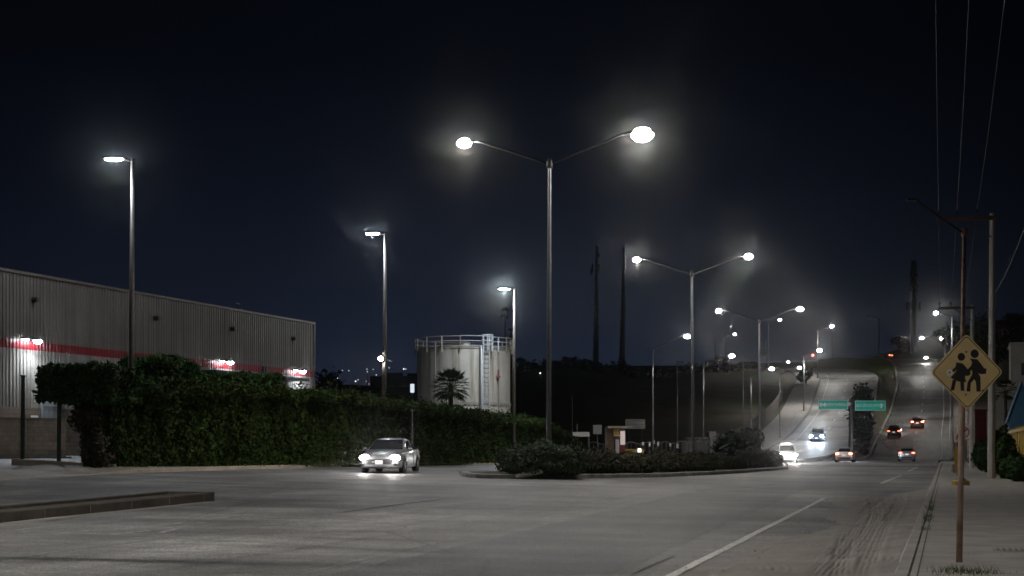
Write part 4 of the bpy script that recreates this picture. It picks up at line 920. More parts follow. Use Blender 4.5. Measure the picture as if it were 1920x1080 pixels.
def car(name, label, style, paint, loc, fwd, scale=1., pitch=0., head=None, tail=None, group=None, plate=True, spotp=700, spotcol=(1,.93,.88), rack=False, detail=True):
    S = STY[style]; B = np.array(S['B']); Cb = np.array(S['C']); L = S['L']
    t = thing(name, label, 'car', loc, math.atan2(fwd[1], fwd[0]), group); t.scale = (scale,)*3
    t.rotation_euler = (0, -pitch, math.atan2(fwd[1], fwd[0]))
    def bs(x): return [float(np.interp(x, B[:,0], B[:,k])) for k in (1,2,3)]
    RING = [(0,0,0),(.75,0,0),(.96,.08,1),(1.,.36,0),(.985,.72,0),(.94,.93,0),(.72,1.,0),(0,1.02,0)]
    def ring(x):
        zb, zt, hw = bs(x); out = []
        for a, f, _ in RING: out.append((x, a*hw, zb+(zt-zb)*f))
        return out + [(x,-p[1],p[2]) for p in out[-2:0:-1]]
    xs = sorted(set([round(v,3) for v in np.r_[B[:,0], np.linspace(B[0,0],B[-1,0],26)]])); mb = MB(); n = 14
    for x in xs: mb.v += ring(x)
    for i in range(len(xs)-1):
        for k in range(n): mb.f.append((i*n+k,i*n+n+k,i*n+n+(k+1)%n,i*n+(k+1)%n))
    mb.f += [tuple(range(n)), tuple(reversed(range((len(xs)-1)*n,len(xs)*n)))]
    belt = S['belt']
    def cs(x): return float(np.interp(x,Cb[:,0],Cb[:,1])), float(np.interp(x,Cb[:,0],Cb[:,2]))
    def side(x, f):                                          # point on the cabin side between belt and roof edge
        zt, ht = cs(x); zb = min(belt-.02, zt-.01); hb = bs(x)[2]*.945; z1 = zt-.045; q = f
        return hb+(ht+.03-hb)*q + .03*math.sin(math.pi*q), zb+(z1-zb)*q
    cx = np.linspace(Cb[0,0],Cb[-1,0],24); o = len(mb.v); m_ = 12
    for x in cx:
        zt, ht = cs(x); half = [(0,zt+.012),(ht*.6,zt+.006),(ht*.93,zt-.012)] + [side(x,f) for f in (1.,.6,0.)]
        mb.v += [(x,a,z) for a,z in half] + [(x,-a,z) for a,z in reversed(half)]
    for i in range(23):
        for k in range(m_-1): mb.f.append((o+i*m_+k,o+i*m_+k+1,o+(i+1)*m_+k+1,o+(i+1)*m_+k))
    body = mb.build('body', M[paint], t, True); sharp(body, 50)
    mb = MB()                                                # side windows
    for (a, b_) in ((S['win'][0]+.1, -.42), (-.34, S['win'][1])):
        X = np.linspace(a, b_, 9)
        for sd in (1,-1):
            o = len(mb.v)
            for x in X:
                for f in (.10,.5,.88): y, z = side(x,f); mb.v.append((x, sd*(y+.008), z))
            for i in range(8):
                for k in range(2): mb.f.append((o+i*3+k,o+i*3+k+1,o+i*3+4+k,o+i*3+3+k))
    mb.build('side_window', M['glass'], t, True)
    def screen(x0, x1, nm, push):
        mb = MB(); X = np.linspace(x0, x1, 8)
        for x in X:
            zt, ht = cs(x); k = .95
            for f in (-1,-.6,0,.6,1): mb.v.append((x+push*.012, f*ht*k, zt+.022-.012*abs(f)))
        for i in range(7):
            for k in range(4): mb.f.append((i*5+k,i*5+k+1,i*5+6+k,i*5+5+k))
        return mb.build(nm, M['glass'], t, True)
    screen(S['front'][0], S['front'][1]-.03, 'windscreen', 1); screen(S['rear'][0]+.04, S['rear'][1], 'rear_window', -1)
    wr = .335 if style != 'suv' else .36
    for x in S['wx']:
        hw = bs(x)[2]
        for sd in (1,-1):
            mb = MB(); mb.lathe([(0,0),(wr+.065,0),(wr+.065,.012),(0,.012)],22,M=Matrix.Translation((x,sd*(hw-.004),wr+.0)) @ Matrix.Rotation(R(-90*sd),4,'X')); mb.build('wheel_arch', M['black'], t)
            W = Matrix.Translation((x,sd*(hw-.10),wr)) @ Matrix.Rotation(R(-90*sd),4,'X')
            mb = MB(); mb.lathe([(wr*.62,-.1),(wr*.93,-.11),(wr,-.07),(wr,.085),(wr*.93,.125),(wr*.64,.13),(wr*.62,.10)],24,M=W); tyre = mb.build('wheel', M['rubber'], t, True)
            mb = MB(); mb.lathe([(wr*.64,.12),(wr*.60,.085),(0,.075)],20,M=W)
            for k in range(5):
                a = k*2*math.pi/5; mb.box((wr*.34*math.cos(a),wr*.34*math.sin(a),.10),(wr*.58,.07,.03),a,W)
            mb.build('rim', M['galv'], tyre)
    f0 = L/2; zt0 = B[-1,2]; zb0 = B[-1,1]; hf = B[-1,3]; zh = zt0+.06
    # front
    mb = MB(); g0_, g1_ = zb0+.10, zt0-.04
    mb.prism([(-.62,g1_),(-.5,g0_),(.5,g0_),(.62,g1_)], 0, .02, Matrix.Translation((f0+.012,0,0)) @ Matrix.Rotation(R(90),4,'Z')); mb.build('grille', M['black'], t)
    mb = MB(); mb.box((f0+.022,0,zt0-.035),(.02,1.2,.022)); mb.build('grille_trim', M['chrome'], t)
    mb = MB()
    for sd in (1,-1): mb.bbox((f0-.10,sd*(hf-.02),zb0+.10),(.2,.26,.11),.03,sd*R(-28))
    mb.build('fog_lamp_recess', M['black'], t)
    mb = MB(); mb.box((f0+.03,0,zb0+.045),(.05,1.25,.05)); mb.build('front_lip', M[paint], t)
    if plate:
        mb = MB(); mb.bbox((f0+.035,0,zb0+.18),(.012,.32,.16),.004); mb.build('number_plate', M['signwhite'], t)
    for sd in (1,-1):
        mb = MB(); mb.ball((f0-.15,sd*(hf-.015),zt0+.035),.19,.225,.13,16,10,None)
        lm = head if head else 'chrome'
        h = mb.build('headlight', M[lm], t, True)
        if head:
            sp = lamp_light('SPOT', (f0+.12,sd*(hf-.06),zt0+.03), spotp, spotcol, t, .06, 64, (0, R(-86), 0), .9)
            lamp_light('POINT', (f0+.22,sd*(hf-.06),zt0+.05), GLARE.get(name, 12), spotcol, t, .05)
            sp.rotation_euler = Vector((1,-.02*sd,-.045)).to_track_quat('-Z','Y').to_euler()
    # rear
    r0 = -L/2; zr = B[0,2]; hr = B[0,3]
    for sd in (1,-1):
        mb = MB(); mb.bbox((r0+.055,sd*(hr-.06),zr-.0),(.2,.34,.15),.035,sd*R(16)); mb.build('tail_light', M[tail if (tail and not (isinstance(tail, tuple))) else 'signred'], t)
    mb = MB(); mb.bbox((r0-.012,0,zr-.16),(.012,.34,.16),.004); mb.build('number_plate', M['plateglow' if tail else 'signwhite'], t)
    mb = MB(); mb.bbox((r0+.02,0,B[0,1]+.06),(.1,1.25,.16),.03); mb.build('rear_bumper', M['black'], t)
    for sd in (1,-1):
        y, z = side(S['win'][1]-.05,.08); mb = MB(); mb.bbox((S['win'][1]-.05,sd*(y+.13),z+.06),(.12,.2,.13),.04); mb.tube([(S['win'][1]-.05,sd*(y-.05),z+.0),(S['win'][1]-.05,sd*(y+.1),z+.04)],.025,6); mb.build('wing_mirror', M[paint], t)
        if detail:
            for x in (-.55,.35): mb = MB(); mb.bbox((x,sd*(bs(x)[2]*.985+.012),belt-.12),(.2,.03,.03),.008); mb.build('door_handle', M[paint], t)
            mb = MB()
            for x in (-1.25,-.38,.85): 
                P = [(x,sd*(bs(x)[2]*q+.004),bs(x)[0]+(bs(x)[1]-bs(x)[0])*f) for q,f in ((.985,.12),(1.,.36),(.985,.72),(.95,.9))]; mb.tube(P,.006,4)
            mb.build('door_seam', M['black'], t)
    if rack:
        mb = MB()
        for sd in (1,-1): mb.tube([(-1.7,sd*.6,cs(-1.7)[0]+.02),(-1.6,sd*.6,cs(-1)[0]+.09),(.1,sd*.6,cs(.1)[0]+.09),(.2,sd*.6,cs(.2)[0])],.025,6)
        for x in (-1.3,-.2): mb.tube([(x,-.62,cs(x)[0]+.1),(x,.62,cs(x)[0]+.1)],.025,6)
        mb.build('roof_rack', M['chrome'], t)
    return t
def gslope(p, fwd):
    f = Vector((fwd[0],fwd[1])).normalized(); return math.atan2(gz(p.x+f.x*1.5,p.y+f.y*1.5)-gz(p.x-f.x*1.5,p.y-f.y*1.5), 3.)
def place(px, Y, fwd, *a, **k):
    p = onground(px, Y, .02); return car(*a, loc=p, fwd=fwd, pitch=gslope(p, fwd), **k)
place(733,65.5,(-.13,-1.0),'silver_car','silver saloon car with bright headlights in front of the long hedge','sedan','silver',scale=1.06,head='headlamp',spotp=45)
place(1475,141,(-.14,-1.),'white_car','white sport utility car with roof rack and glaring headlights behind the median shrubs','suv','whitep',head='headlamp',spotp=700,rack=True,detail=False)
place(1534,200,(-.33,-1.),'dark_blue_car','dark car with bluish headlights coming down the left hill road','suv','bluep',head='headlamp_blue',spotp=900,spotcol=(.72,.86,1.),detail=False)
place(1585,148,(.30,1.),'white_car','white saloon seen from behind with glowing brake lights under the green signs','sedan','whitep',head='headlamp_blue',spotp=800,spotcol=(.75,.88,1.),tail='brakelamp',detail=False,scale=1.03)
place(1699.5,158,(.25,1.),'grey_car','grey hatchback seen from behind at the foot of the right hill road','hatch','greyp',head='headlamp',spotp=250,tail='taillamp',detail=False)
place(1677,213,(.31,1.),'dark_car','dark sport utility car climbing the right hill road beside the kerb','suv','darkp',head='headlamp',spotp=1500,spotcol=(1,.80,.70),tail='taillamp',detail=False)
place(1720.5,228,(.30,1.),'maroon_car','dark hatchback with red tail lights highest of the three cars climbing near the kerb','hatch','maroonp',head='headlamp',spotp=500,spotcol=(1,.85,.75),tail='brakelamp',detail=False,scale=1.12)
place(1655,404,(-.8,.75),'distant_car','tiny car with two red tail lights turning left at the hill crest','sedan','greyp',tail='brakelamp',detail=False,scale=1.1)

# ------------------------------------------------------------------ signs
p = onground(1597,168); t = thing('direction_sign', 'pair of green road signs on one post between the two hill roads', 'road sign', p, 0)
Ht = HC+(CY-748)/F*168-p.z
mb = MB(); mb.tube([(0,0,-.3),(0,0,Ht)],[.17,.13],12); mb.build('post', M['galv'], t, True)
mb = MB(); mb.tube([(-3.2,.16,Ht-.3),(3.2,.16,Ht-.3)],.06,8); mb.tube([(-3.2,.16,Ht-1.0),(3.2,.16,Ht-1.0)],.06,8); mb.bbox((0,0,Ht-.2),(.5,.4,.4),.05); mb.build('bracket', M['dkmetal'], t)
def panel(x0, x1, y0, y1, txt, arrows, sx):
    a, b = (x0-1597)/F*168, (x1-1597)/F*168; zt, zb = HC+(CY-y0)/F*168-p.z, HC+(CY-y1)/F*168-p.z; w, h = b-a, zt-zb; c = Vector(((a+b)/2,-.12,(zt+zb)/2))
    mb = MB(); mb.bbox(c,(w,.05,h),.02); pn = mb.build('sign_panel', M['signgreen'], t)
    mb = MB()
    for d in ((0,h/2-.05,w-.1,.05),(0,-h/2+.05,w-.1,.05),(-w/2+.05,0,.05,h-.05),(w/2-.05,0,.05,h-.05)): mb.box(c+Vector((d[0],-.03,d[1])),(d[2],.006,d[3]))
    mb.build('border', M['signwhite'], pn)
    vs, fs = text_parts(txt, .50, sx); Mx = Matrix.Translation(c+Vector((arrows[0],-.032,0))) @ Matrix.Rotation(R(90),4,'X'); mb = MB(); mb.add(vs, fs, Mx); mb.build('lettering', M['signwhite'], pn)
    mb = MB()
    for kind, ax in arrows[1:]:
        if kind == 'up': pl = [(-.09,-.3),(.09,-.3),(.09,.0),(.26,.0),(0,.32),(-.26,.0),(-.09,.0)]
        elif kind == 'shield': pl = [(.2*math.sin(q)*(1 if q<9 else 1), .27*math.cos(q)) for q in np.linspace(0,6.0,14)]
        else: pl = [(0,.28),(.26,0),(0,-.28),(-.26,0)]
        mb.prism([(x+ax,z) for x,z in pl], -.036, -.030, Matrix.Translation(c))
    mb.build('symbol', M['signwhite'], pn)
panel(1533.5,1589.5,750,768,'CARRETERA TRANSPENINSULAR',(.42,('shield',-1.42),('dia',-.98)),.335)
panel(1602.5,1660,751,770,'BLVD. ZERTUCHE NORTE',(-.26,('up',1.3)),.47)

# school crossing sign
p = hit(1798,1076); SY = p.y; t = thing('school_sign', 'yellow diamond school crossing sign on a rusty post at the right', 'road sign', (p.x,SY,gz(p.x,SY)+.13), 0)
z0 = gz(p.x,SY)+.13; lc_ = Vector(((1810.5-CX)/F*SY - p.x, -.05, HC+(CY-698)/F*SY - z0))
mb = MB(); mb.tube([(0,0,-.2),(.05,0,lc_.z+.4)],[.040,.040],14); mb.build('post', M['rustpole'], t, True)
hd_ = 72./F*SY; MS = Matrix.Translation(lc_) @ Matrix.Rotation(R(-.8),4,'Y') @ Matrix.Rotation(R(8),4,'Z')
def diamond(h, r):
    P = []
    for k in range(4):
        a = math.pi/2*k; cx_, cz_ = (h-r*1.414)*math.sin(a), (h-r*1.414)*math.cos(a)
        for q in np.linspace(-45,45,5): P.append((cx_+r*math.sin(a+R(q)), cz_+r*math.cos(a+R(q))))
    return P
mb = MB(); mb.prism(diamond(hd_,.05), -.003, .003, MS); pn = mb.build('panel', M['signyellow'], t)
o_, i_ = diamond(hd_*.955,.045), diamond(hd_*.925,.042); n = len(o_); mb = MB()
mb.add([(a,-.0048,b) for a,b in o_]+[(a,-.0048,b) for a,b in i_], [(k,(k+1)%n,n+(k+1)%n,n+k) for k in range(n)], MS); mb.build('border', M['signblack'], pn)
def cv(P): return [((x-243)/232*hd_, (264-y)/232*hd_) for x,y in P]
def circ(x,y,r,n=20): return [(x+r*math.cos(k*2*math.pi/n), y+r*math.sin(k*2*math.pi/n)) for k in range(n)]
girl = [(176,205),(214,212),(232,228),(246,246),(262,250),(265,280),(244,288),(232,285),(229,300),(238,322),(214,326),(180,318),(137,297),(168,266),(178,245),(160,266),(146,252),(170,232)]
boy = [(262,182),(310,188),(332,214),(352,242),(367,244),(364,275),(330,278),(315,270),(328,296),(328,383),(302,382),(298,322),(287,308),(266,332),(262,382),(238,380),(246,326),(276,278),(275,250),(252,268),(242,252),(268,228),(277,206)]
mb = MB()
for k, P in enumerate((girl, boy, circ(208,172,24), circ(293,154,26), [(152,308),(173,314),(159,374),(136,374)], [(199,320),(222,318),(224,378),(202,376)])):
    mb.prism(cv(P), -.0060-.0003*k, -.0036, MS)
o = mb.build('symbol', M['signblack'], pn); bm_tri(o)
mb = MB(); mb.prism(cv(circ(133,267,20)), -.0052, -.0036, MS); mb.build('sticker', M['signwhite'], pn)
mb = MB(); mb.prism(cv([(126,263),(133,258),(139,264),(136,273),(128,271)]), -.0062, -.0054, MS); mb.build('sticker_mark', M['signred'], pn)
mb = MB()
for q in ((240,143),(232,400),(342,376)): mb.prism(cv(circ(*q,6,10)), -.012, -.0036, MS)
mb.build('bolt', M['rust'], pn)
# old rusty lamp
p = hit(1801,917); Y = p.y; zb = gz(p.x,Y)+.13; Ht = HC+(CY-435)/F*Y-zb; t = thing('street_lamp', 'old rusty unlit lamp pole with a yellow base behind the school sign', 'street lamp', (p.x,Y,zb))
lx = (1808-1801)/F*Y
mb = MB(); mb.tube([(0,0,-.2),(lx*.5,0,Ht*.5),(lx,0,Ht)],[.095,.085,.075],12); mb.build('pole', M['rust'], t, True)
mb = MB(); mb.bbox((0,0,.06),(.55,.55,.28),.04); mb.build('base', M['yellow'], t); mb = MB(); mb.lathe([(.2,.2),(.2,.24),(.11,.3),(.1,.5)],8); mb.build('flange', M['rust'], t)
mb = MB(); mb.lathe([(0,-.18),(.12,-.18),(.12,.12),(.0,.14)],10,(lx,0,Ht)); mb.build('cap', M['rust'], t)
PA = [((px-1801)/F*Y, 0, HC+(CY-py)/F*Y-zb) for px, py in ((1805,436),(1780,420),(1745,396),(1728,383),(1718,377))]
mb = MB(); mb.tube(PA,[.05,.045,.04,.035,.035],8); mb.build('arm', M['dkmetal'], t, True)
mb = MB(); e = Vector(PA[-1]); mb.bbox(e+Vector((-.18,0,.05)),(.42,.18,.09),.03); mb.build('lamp_head', M['dkmetal'], t)
# no parking boards on a striped post
p = onground(1796,72,.13); t = thing('no_parking_sign', 'two white no parking boards on a striped post behind the rusty pole', 'road sign', p)
mb = MB(); mb.bbox((0,0,.9),(.10,.10,1.9),.01); post = mb.build('post', M['signblack'], t)
mb = MB()
for k in range(3): mb.prism([(-.17,.35+.42*k),(.17,.55+.42*k),(.17,.75+.42*k),(-.17,.55+.42*k)],-.075,-.06)
mb.box((0,-.055,.85),(.36,.01,1.3)); mb.build('striped_board', M['yellow'], post)
def board(px0,px1,py0,py1,nm):
    a,b = (px0-1796)/F*72,(px1-1796)/F*72; zt,zb_ = HC+(CY-py0)/F*72-p.z, HC+(CY-py1)/F*72-p.z; c = ((a+b)/2,-.1,(zt+zb_)/2); w = b-a; h = zt-zb_
    mb = MB(); mb.bbox(c,(w,.03,h),.01); bd = mb.build('sign_panel', M['signwhite'], t); r = min(w,h)*.40; mb = MB(); o_, i_ = circ(0,0,r,28), circ(0,0,r*.8,28)
    mb.add([(c[0]+x,c[1]-.019,c[2]+z) for x,z in o_]+[(c[0]+x,c[1]-.019,c[2]+z) for x,z in i_],[(k,(k+1)%28,28+(k+1)%28,28+k) for k in range(28)])
    mb.prism([(-r*.65,-r*.5),(-r*.5,-r*.65),(r*.65,r*.5),(r*.5,r*.65)],-.022,-.018,Matrix.Translation(c)); mb.build('ring', M['signred'], bd)
    vs, fs = text_parts('E', r*1.5); mb = MB(); mb.add(vs, fs, Matrix.Translation((c[0],c[1]-.017,c[2])) @ Matrix.Rotation(R(90),4,'X')); mb.build('lettering', M['signblack'], bd)
board(1793,1819,797,824,'u'); board(1788,1797.5,813,829,'l')
p = onground(1789,80,.13); mb = MB(); mb.bbox((0,0,.25),(.3,.3,.35),.03); mb.bbox((0,0,.46),(.34,.34,.08),.03); mb.tube([(0,0,0),(0,0,.1)],.06,6); o = mb.build('meter_box', M['grey'], None, loc=p); tag(o,'small grey utility box at the kerb below the striped post','utility box')

# ------------------------------------------------------------------ utility poles and lines
def upole(px, base, top, arm_px, arm_y, lab, w0=.19, w1=.12):
    p = hit(px, base) if base else None; Y = p.y; z0 = gz(p.x,Y)+.1; H = HC+(CY-top)/F*Y-z0
    t = thing('utility_pole', lab, 'utility pole', (p.x,Y,z0), R(-12), 'concrete utility poles')
    mb = MB(); mb.tube([(0,0,-.3),(.04,0,H)],[w0,w1],8); mb.build('pole', M['concrete'], t)
    za = HC+(CY-arm_y)/F*Y-z0; a0, a1 = (arm_px[0]-px)/F*Y, (arm_px[1]-px)/F*Y
    mb = MB(); mb.bbox(((a0+a1)/2,-.12,za),(a1-a0,.14,.18),.02); mb.tube([(a0*.55,-.12,za-.05),(.02,-.1,za-.9)],.03,5); mb.build('crossarm', M['trunk'], t)
    att = []
    for f in (.03,.33,.66):
        x = a0+(a1-a0)*f; mb = MB(); mb.lathe([(.02,0),(.02,.15),(.06,.17),(.03,.22),(.06,.25),(.03,.3),(.0,.34)],8,(x,-.12,za+.09)); mb.build('insulator', M['black'], t)
        att.append(Matrix.Translation((p.x,Y,z0)) @ Matrix.Rotation(R(-12),4,'Z') @ Vector((x,-.12,za+.42)))
    mb = MB(); mb.tube([(-.2,.0,H*.64),(.25,0,H*.64)],.03,6); mb.build('strap', M['dkmetal'], t)
    return t, att, Vector((p.x,Y,z0)), H
tA, aA, bA, HA = upole(1859,903,400,(1760,1870),409,'nearer concrete utility pole beside the roadside bushes')
tB, aB, bB, HB = upole(1822,882,572,(1762,1829),577,'farther concrete utility pole behind the rusty lamp pole',.2,.12)
x, y = xy(2.0, 29); tC = thing('utility_pole', 'concrete utility pole just outside the frame on the right', 'utility pole', (x,y,gz(x,y)+.1), R(-12), 'concrete utility poles')
mb = MB(); mb.tube([(0,0,-.3),(.04,0,HA)],[.19,.12],8); mb.build('pole', M['concrete'], tC); mb = MB(); mb.bbox((-1.1,-.12,HA-.2),(2.7,.14,.18),.02); mb.build('crossarm', M['trunk'], tC)
aC = [Matrix.Translation((x,y,gz(x,y)+.1)) @ Matrix.Rotation(R(-12),4,'Z') @ Vector((q,-.12,HA+.1)) for q in (-2.25,-1.5,-.7)]
def wire(a, b, sag, r, lab, grp):
    P = [a.lerp(b,q)-Vector((0,0,4*sag*q*(1-q))) for q in np.linspace(0,1,25)]; o_ = P[0]; mb = MB(); mb.tube([q-o_ for q in P], r, 5); o = mb.build('power_line', M['dkmetal'], None, True, loc=o_); tag(o, lab, 'power line', grp)
for k, nm in enumerate(('left','middle','right')):
    wire(aA[k], aC[k], .45, .008, f'{["leftmost","middle","rightmost"][k]} of three power lines running overhead to the near utility pole', 'overhead power lines')
    wire(aA[k], aB[k], .5, .008, f'{["left","middle","right"][k]} faint power line hanging between the two utility poles', 'far power lines')
wire(bA+Vector((.15,0,HA*.70)), Vector((x+1.1,y,HA-.6)), 1.0, .018, 'thick slack cable sweeping up right from the near utility pole', None)

# ------------------------------------------------------------------ right hand properties
t_ = np.arange(60,104,2.4); f0_ = xy(3.25,60); fz = gz(*f0_)+.1; t = thing('yellow_fence','yellow board fence behind the roadside bushes at the right edge','fence',(f0_[0],f0_[1],fz))
for k, q in enumerate(t_):
    x,y = xy(3.25,q); o = Vector((x-f0_[0],y-f0_[1],0)); mb = MB(); mb.bbox(o+Vector((0,0,1.2)),(.16,.16,2.5),.02,R(-17)); mb.build('post', M['yellow'], t)
    if k < len(t_)-1:
        x2,y2 = xy(3.25,q+1.2); o = Vector((x2-f0_[0],y2-f0_[1],0)); mb = MB()
        for j in range(8): mb.box(o+Matrix.Rotation(R(-17),3,'Z') @ Vector((.0,-1.05+.3*j,1.15)),(.03,.21,2.15),R(-17))
        mb.box(o+Vector((-.04,0,2.28)),(.12,2.4,.14),R(-17)); mb.box(o+Vector((-.05,0,.6)),(.06,2.4,.12),R(-17)); mb.build('board_panel', M['yellow'], t)
def wallthing(name, lab, cat, px0, px1, top, Y, m, depth=4., extra=None, rz=0):
    a, b = (px0-CX)/F*Y, (px1-CX)/F*Y; cxm = (a+b)/2; g = gz(cxm,Y); h = HC+(CY-top)/F*Y-g; t = thing(name, lab, cat, (cxm,Y,g), rz); w = b-a
    if extra == 'gable':
        mb = MB(); mb.prism([(-w/2,-.3),(-w/2,h-2.2),(0,h),(w/2,h-2.2),(w/2,-.3)],0,depth); mb.build('wall', M[m], t)
        mb = MB(); mb.prism([(.35*math.cos(q)*1.2,h-3.3+.6*math.sin(q)) for q in np.linspace(0,math.pi,12)]+[(-.42,h-5),(.42,h-5)],-.03,-.005); mb.build('arch_opening', M['darkwall'], t)
        mb = MB()
        for sd in (1,-1): mb.add([(0,-.15,h+.06),(sd*(w/2+.15),-.15,h-2.3),(sd*(w/2+.15),depth,h-2.3),(0,depth,h+.06)],[(0,1,2,3)])
        mb.build('roof', M[m], t)
    else:
        mb = MB(); mb.box((0,depth/2,h/2-.2),(w,depth,h+.4)); mb.build('wall', M[m], t); mb = MB(); mb.box((0,depth/2,h+.06),(w+.2,depth+.2,.14)); mb.build('coping', M[m], t)
        if extra == 'win': 
            mb = MB(); mb.bbox((w*.12,-.02,h*.8),(w*.55,.08,.9),.02); mb.build('window', M['darkwall'], t)
    return t
wallthing('blue_house','bright blue gabled house wall with an arch at the right edge','house',1893,1938,716,80,'blue',5,'gable',R(-18))
wallthing('pale_house','plain pale wall of a house behind the concrete utility pole','house',1864,1895,724,92,'palewall',5,None,R(-18))
wallthing('white_building','tall pale building with a dark window above the blue house','building',1897,1950,645,104,'palewall',6,'win',R(-18))
wallthing('red_kiosk','dark red roadside stall glimpsed between the two utility poles','stall',1828,1850,770,120,'redpart',2)
wallthing('hill_house','small pale house high on the dark right hillside','house',1884,1895,618,400,'palewall',4); wallthing('hill_house','lower small pale house on the dark right hillside','house',1876,1887,632,380,'palewall',4)
for px, Y, r, h, lab in ((1881,66,.60,2.3,'bushy green roadside shrub beside the near utility pole'),(1851,82,.8,1.9,'green roadside shrub between the two utility poles'),(1906,60,.6,1.1,'low dark shrub at the right edge below the yellow fence'),(1842,100,.9,1.7,'far roadside shrub behind the second utility pole')):
    p = onground(px,Y,.15); shrub('roadside_shrub', lab, 'shrub', p, [((0,0,h*.5),(r,r,h*.5)),((-r*.4,0,h*.6),(r*.6,r*.6,h*.35)),((r*.4,-.2,h*.35),(r*.7,r*.7,h*.4))], .12, 2600, M['clip'])
p = onground(1885,88,.1); fan_palm('dark spiky palm in front of the pale house', p, HC+(CY-735)/F*88-p.z, 1.0, .12, 18)

# ------------------------------------------------------------------ hill side things
def rdtree(px, Y, top, cr, lab, nm='dark_tree', grp=None, m='dtree', n=1100, size=.45, lo=.2):
    p = onground(px,Y); h = max(1.5,HC+(CY-top)/F*Y-p.z); tree(nm, lab, 'tree', p, h, cr, M[m], grp, n, size, .2, lo)
rdtree(1609,192,738,1.15,'dark slim tree right behind the green sign post','dark_tree','trees between the hill roads',n=1600,size=.32,lo=.05)
rdtree(1625,199,736,1.2,'taller dark tree between the hill roads under the right green sign','dark_tree','trees between the hill roads',n=1600,size=.32,lo=.05)
rdtree(1618,186,775,1.1,'shorter dark tree lowest between the hill roads','dark_tree','trees between the hill roads',n=1600,size=.3,lo=.05)
p = onground(1594,187); fan_palm('ragged little palm beside the green sign post', p, HC+(CY-776)/F*187-p.z, 1.2, .2, 20)
for px,Y,top,cr,lab in ((611,240,699,3.0,'round dark tree beyond the warehouse corner'),(1053,325,678,2.8,'broad dark tree on the ridge left of the cell towers'),(1061,327,671,.7,'thin pointed tree rising from the ridge trees'),(1094,328,679,2.0,'pointed bushy tree at the foot of the left cell tower'),(1142,330,688,1.1,'small round tree between the cell towers'),(1240,330,703,2.6,'low tree on the ridge right of the cell towers'),(1335,328,682,2.0,'ragged tree on the ridge below the distant lamps'),(1402,328,679,2.6,'bushy tree on the ridge behind the third double lamp'),
   (1511,290,690,1.6,'dark tree at the left shoulder of the hill road'),(1690,445,634,3.5,'low trees at the foot of the palm shaped mast'),(1800,330,600,4.5,'wide dark tree on the right hill behind the yellow sign'),(1850,320,592,4.,'dark tree on the right hill between the utility poles'),(1900,310,588,4.5,'dark tree on the right hill at the frame edge')):
    rdtree(px,Y,top,cr,lab,grp='silhouetted ridge trees',n=1000,size=.5)
def mast(px, base, top, lab, ant, Y=329):
    p = onground(px,Y); z1 = HC+(CY-top)/F*Y-p.z; t = thing('cell_tower', lab, 'cell tower', p, 0, 'slim cell towers on the ridge'); mb = MB(); n = 8
    lean = (4 if not ant else 2)/F*Y; P = [(lean*k/n,0,z1*k/n*.97) for k in range(n+1)]; mb.tube(P,[.72-.055*k for k in range(n+1)],10); mb.tube([(lean,0,z1*.95),(lean,0,z1)],.07,5); mb.build('mast', M['darkwall'], t)
    mb = MB()
    for k in range(1,n): q = P[k]; mb.lathe([(.80-.055*k,-.15),(.88-.055*k,0),(.80-.055*k,.15)],10,q)
    mb.build('flange', M['darkwall'], t)
    if ant:
        for k, (dx,zf,hh) in enumerate(((-1.0,.80,1.9),(-1.25,.77,1.7),(.55,.80,1.8),(.5,.90,1.0),(-.2,.83,2.0))):
            mb = MB(); mb.bbox((dx+lean*.8,-.5,z1*zf),(.35,.25,hh),.04); mb.tube([(lean*.8,0,z1*zf),(dx+lean*.8,-.5,z1*zf)],.05,5); mb.build('antenna', M['darkwall'], t)
    return t
mast(1117,695,455,'left cell tower carrying clustered antennas near its top',True); mast(1166,695,458,'bare tapering cell tower right of the one with antennas',False)
p = onground(1713,440); z1 = HC+(CY-490)/F*440-p.z; t = thing('palm_mast','cell mast disguised as a palm tree on the right ridge','cell tower',p)
mb = MB(); mb.tube([(0,0,-.5),(.1,0,z1*.97)],[1.1,.65],12); mb.build('mast', M['darkwall'], t); mb = MB(); zf = HC+(CY-545)/F*440-p.z
for k in range(150):
    q = k/150; a = k*2.4; z = zf+(z1-zf)*q; L = 2.3*(1-.45*q)*RNG.uniform(.7,1.1); c,s = math.cos(a),math.sin(a); wv = Vector((-s,c,0))*.34
    m1 = Vector((c*L*.5,s*L*.5,z+.35)); tip = Vector((c*L,s*L,z-.5+q*1.1)); mb.add([Vector((0,0,z)),m1+wv,tip,m1-wv],[(0,1,2,3)])
mb.build('fronds', M['palm'], t)
for dx in (-2.2,-1.4,1.7): mb = MB(); mb.bbox((dx,-.7,HC+(CY-575)/F*440-p.z),(.6,.35,2.6),.05); mb.tube([(0,0,HC+(CY-575)/F*440-p.z),(dx,-.7,HC+(CY-575)/F*440-p.z)],.07,5); mb.build('antenna', M['darkwall'], t)
Ps=[]; Ns=[]
for k in range(150):
    px = RNG.uniform(960,1560) if k < 105 else RNG.uniform(1640,2050); Y = RNG.uniform(300,335) if k < 105 else RNG.uniform(400,450); q = onground(px,Y)
    if min(np.hypot(LW[:,0]-q.x,LW[:,1]-q.y).min(), np.hypot(RW[:,0]-q.x,RW[:,1]-q.y).min()) < 24: continue
    r = RNG.uniform(.6,2.2); P, d = blob_pts(int(60*r), (q.x,q.y,q.z+r*.3), (r*1.3,r,r*RNG.uniform(.5,.9)), .4, .8); Ps.append(P); Ns.append(d)
tag(leaves(np.concatenate(Ps), np.concatenate(Ns), .5, M['dtree'], 'ridge_scrub', None, .4), kind='stuff')
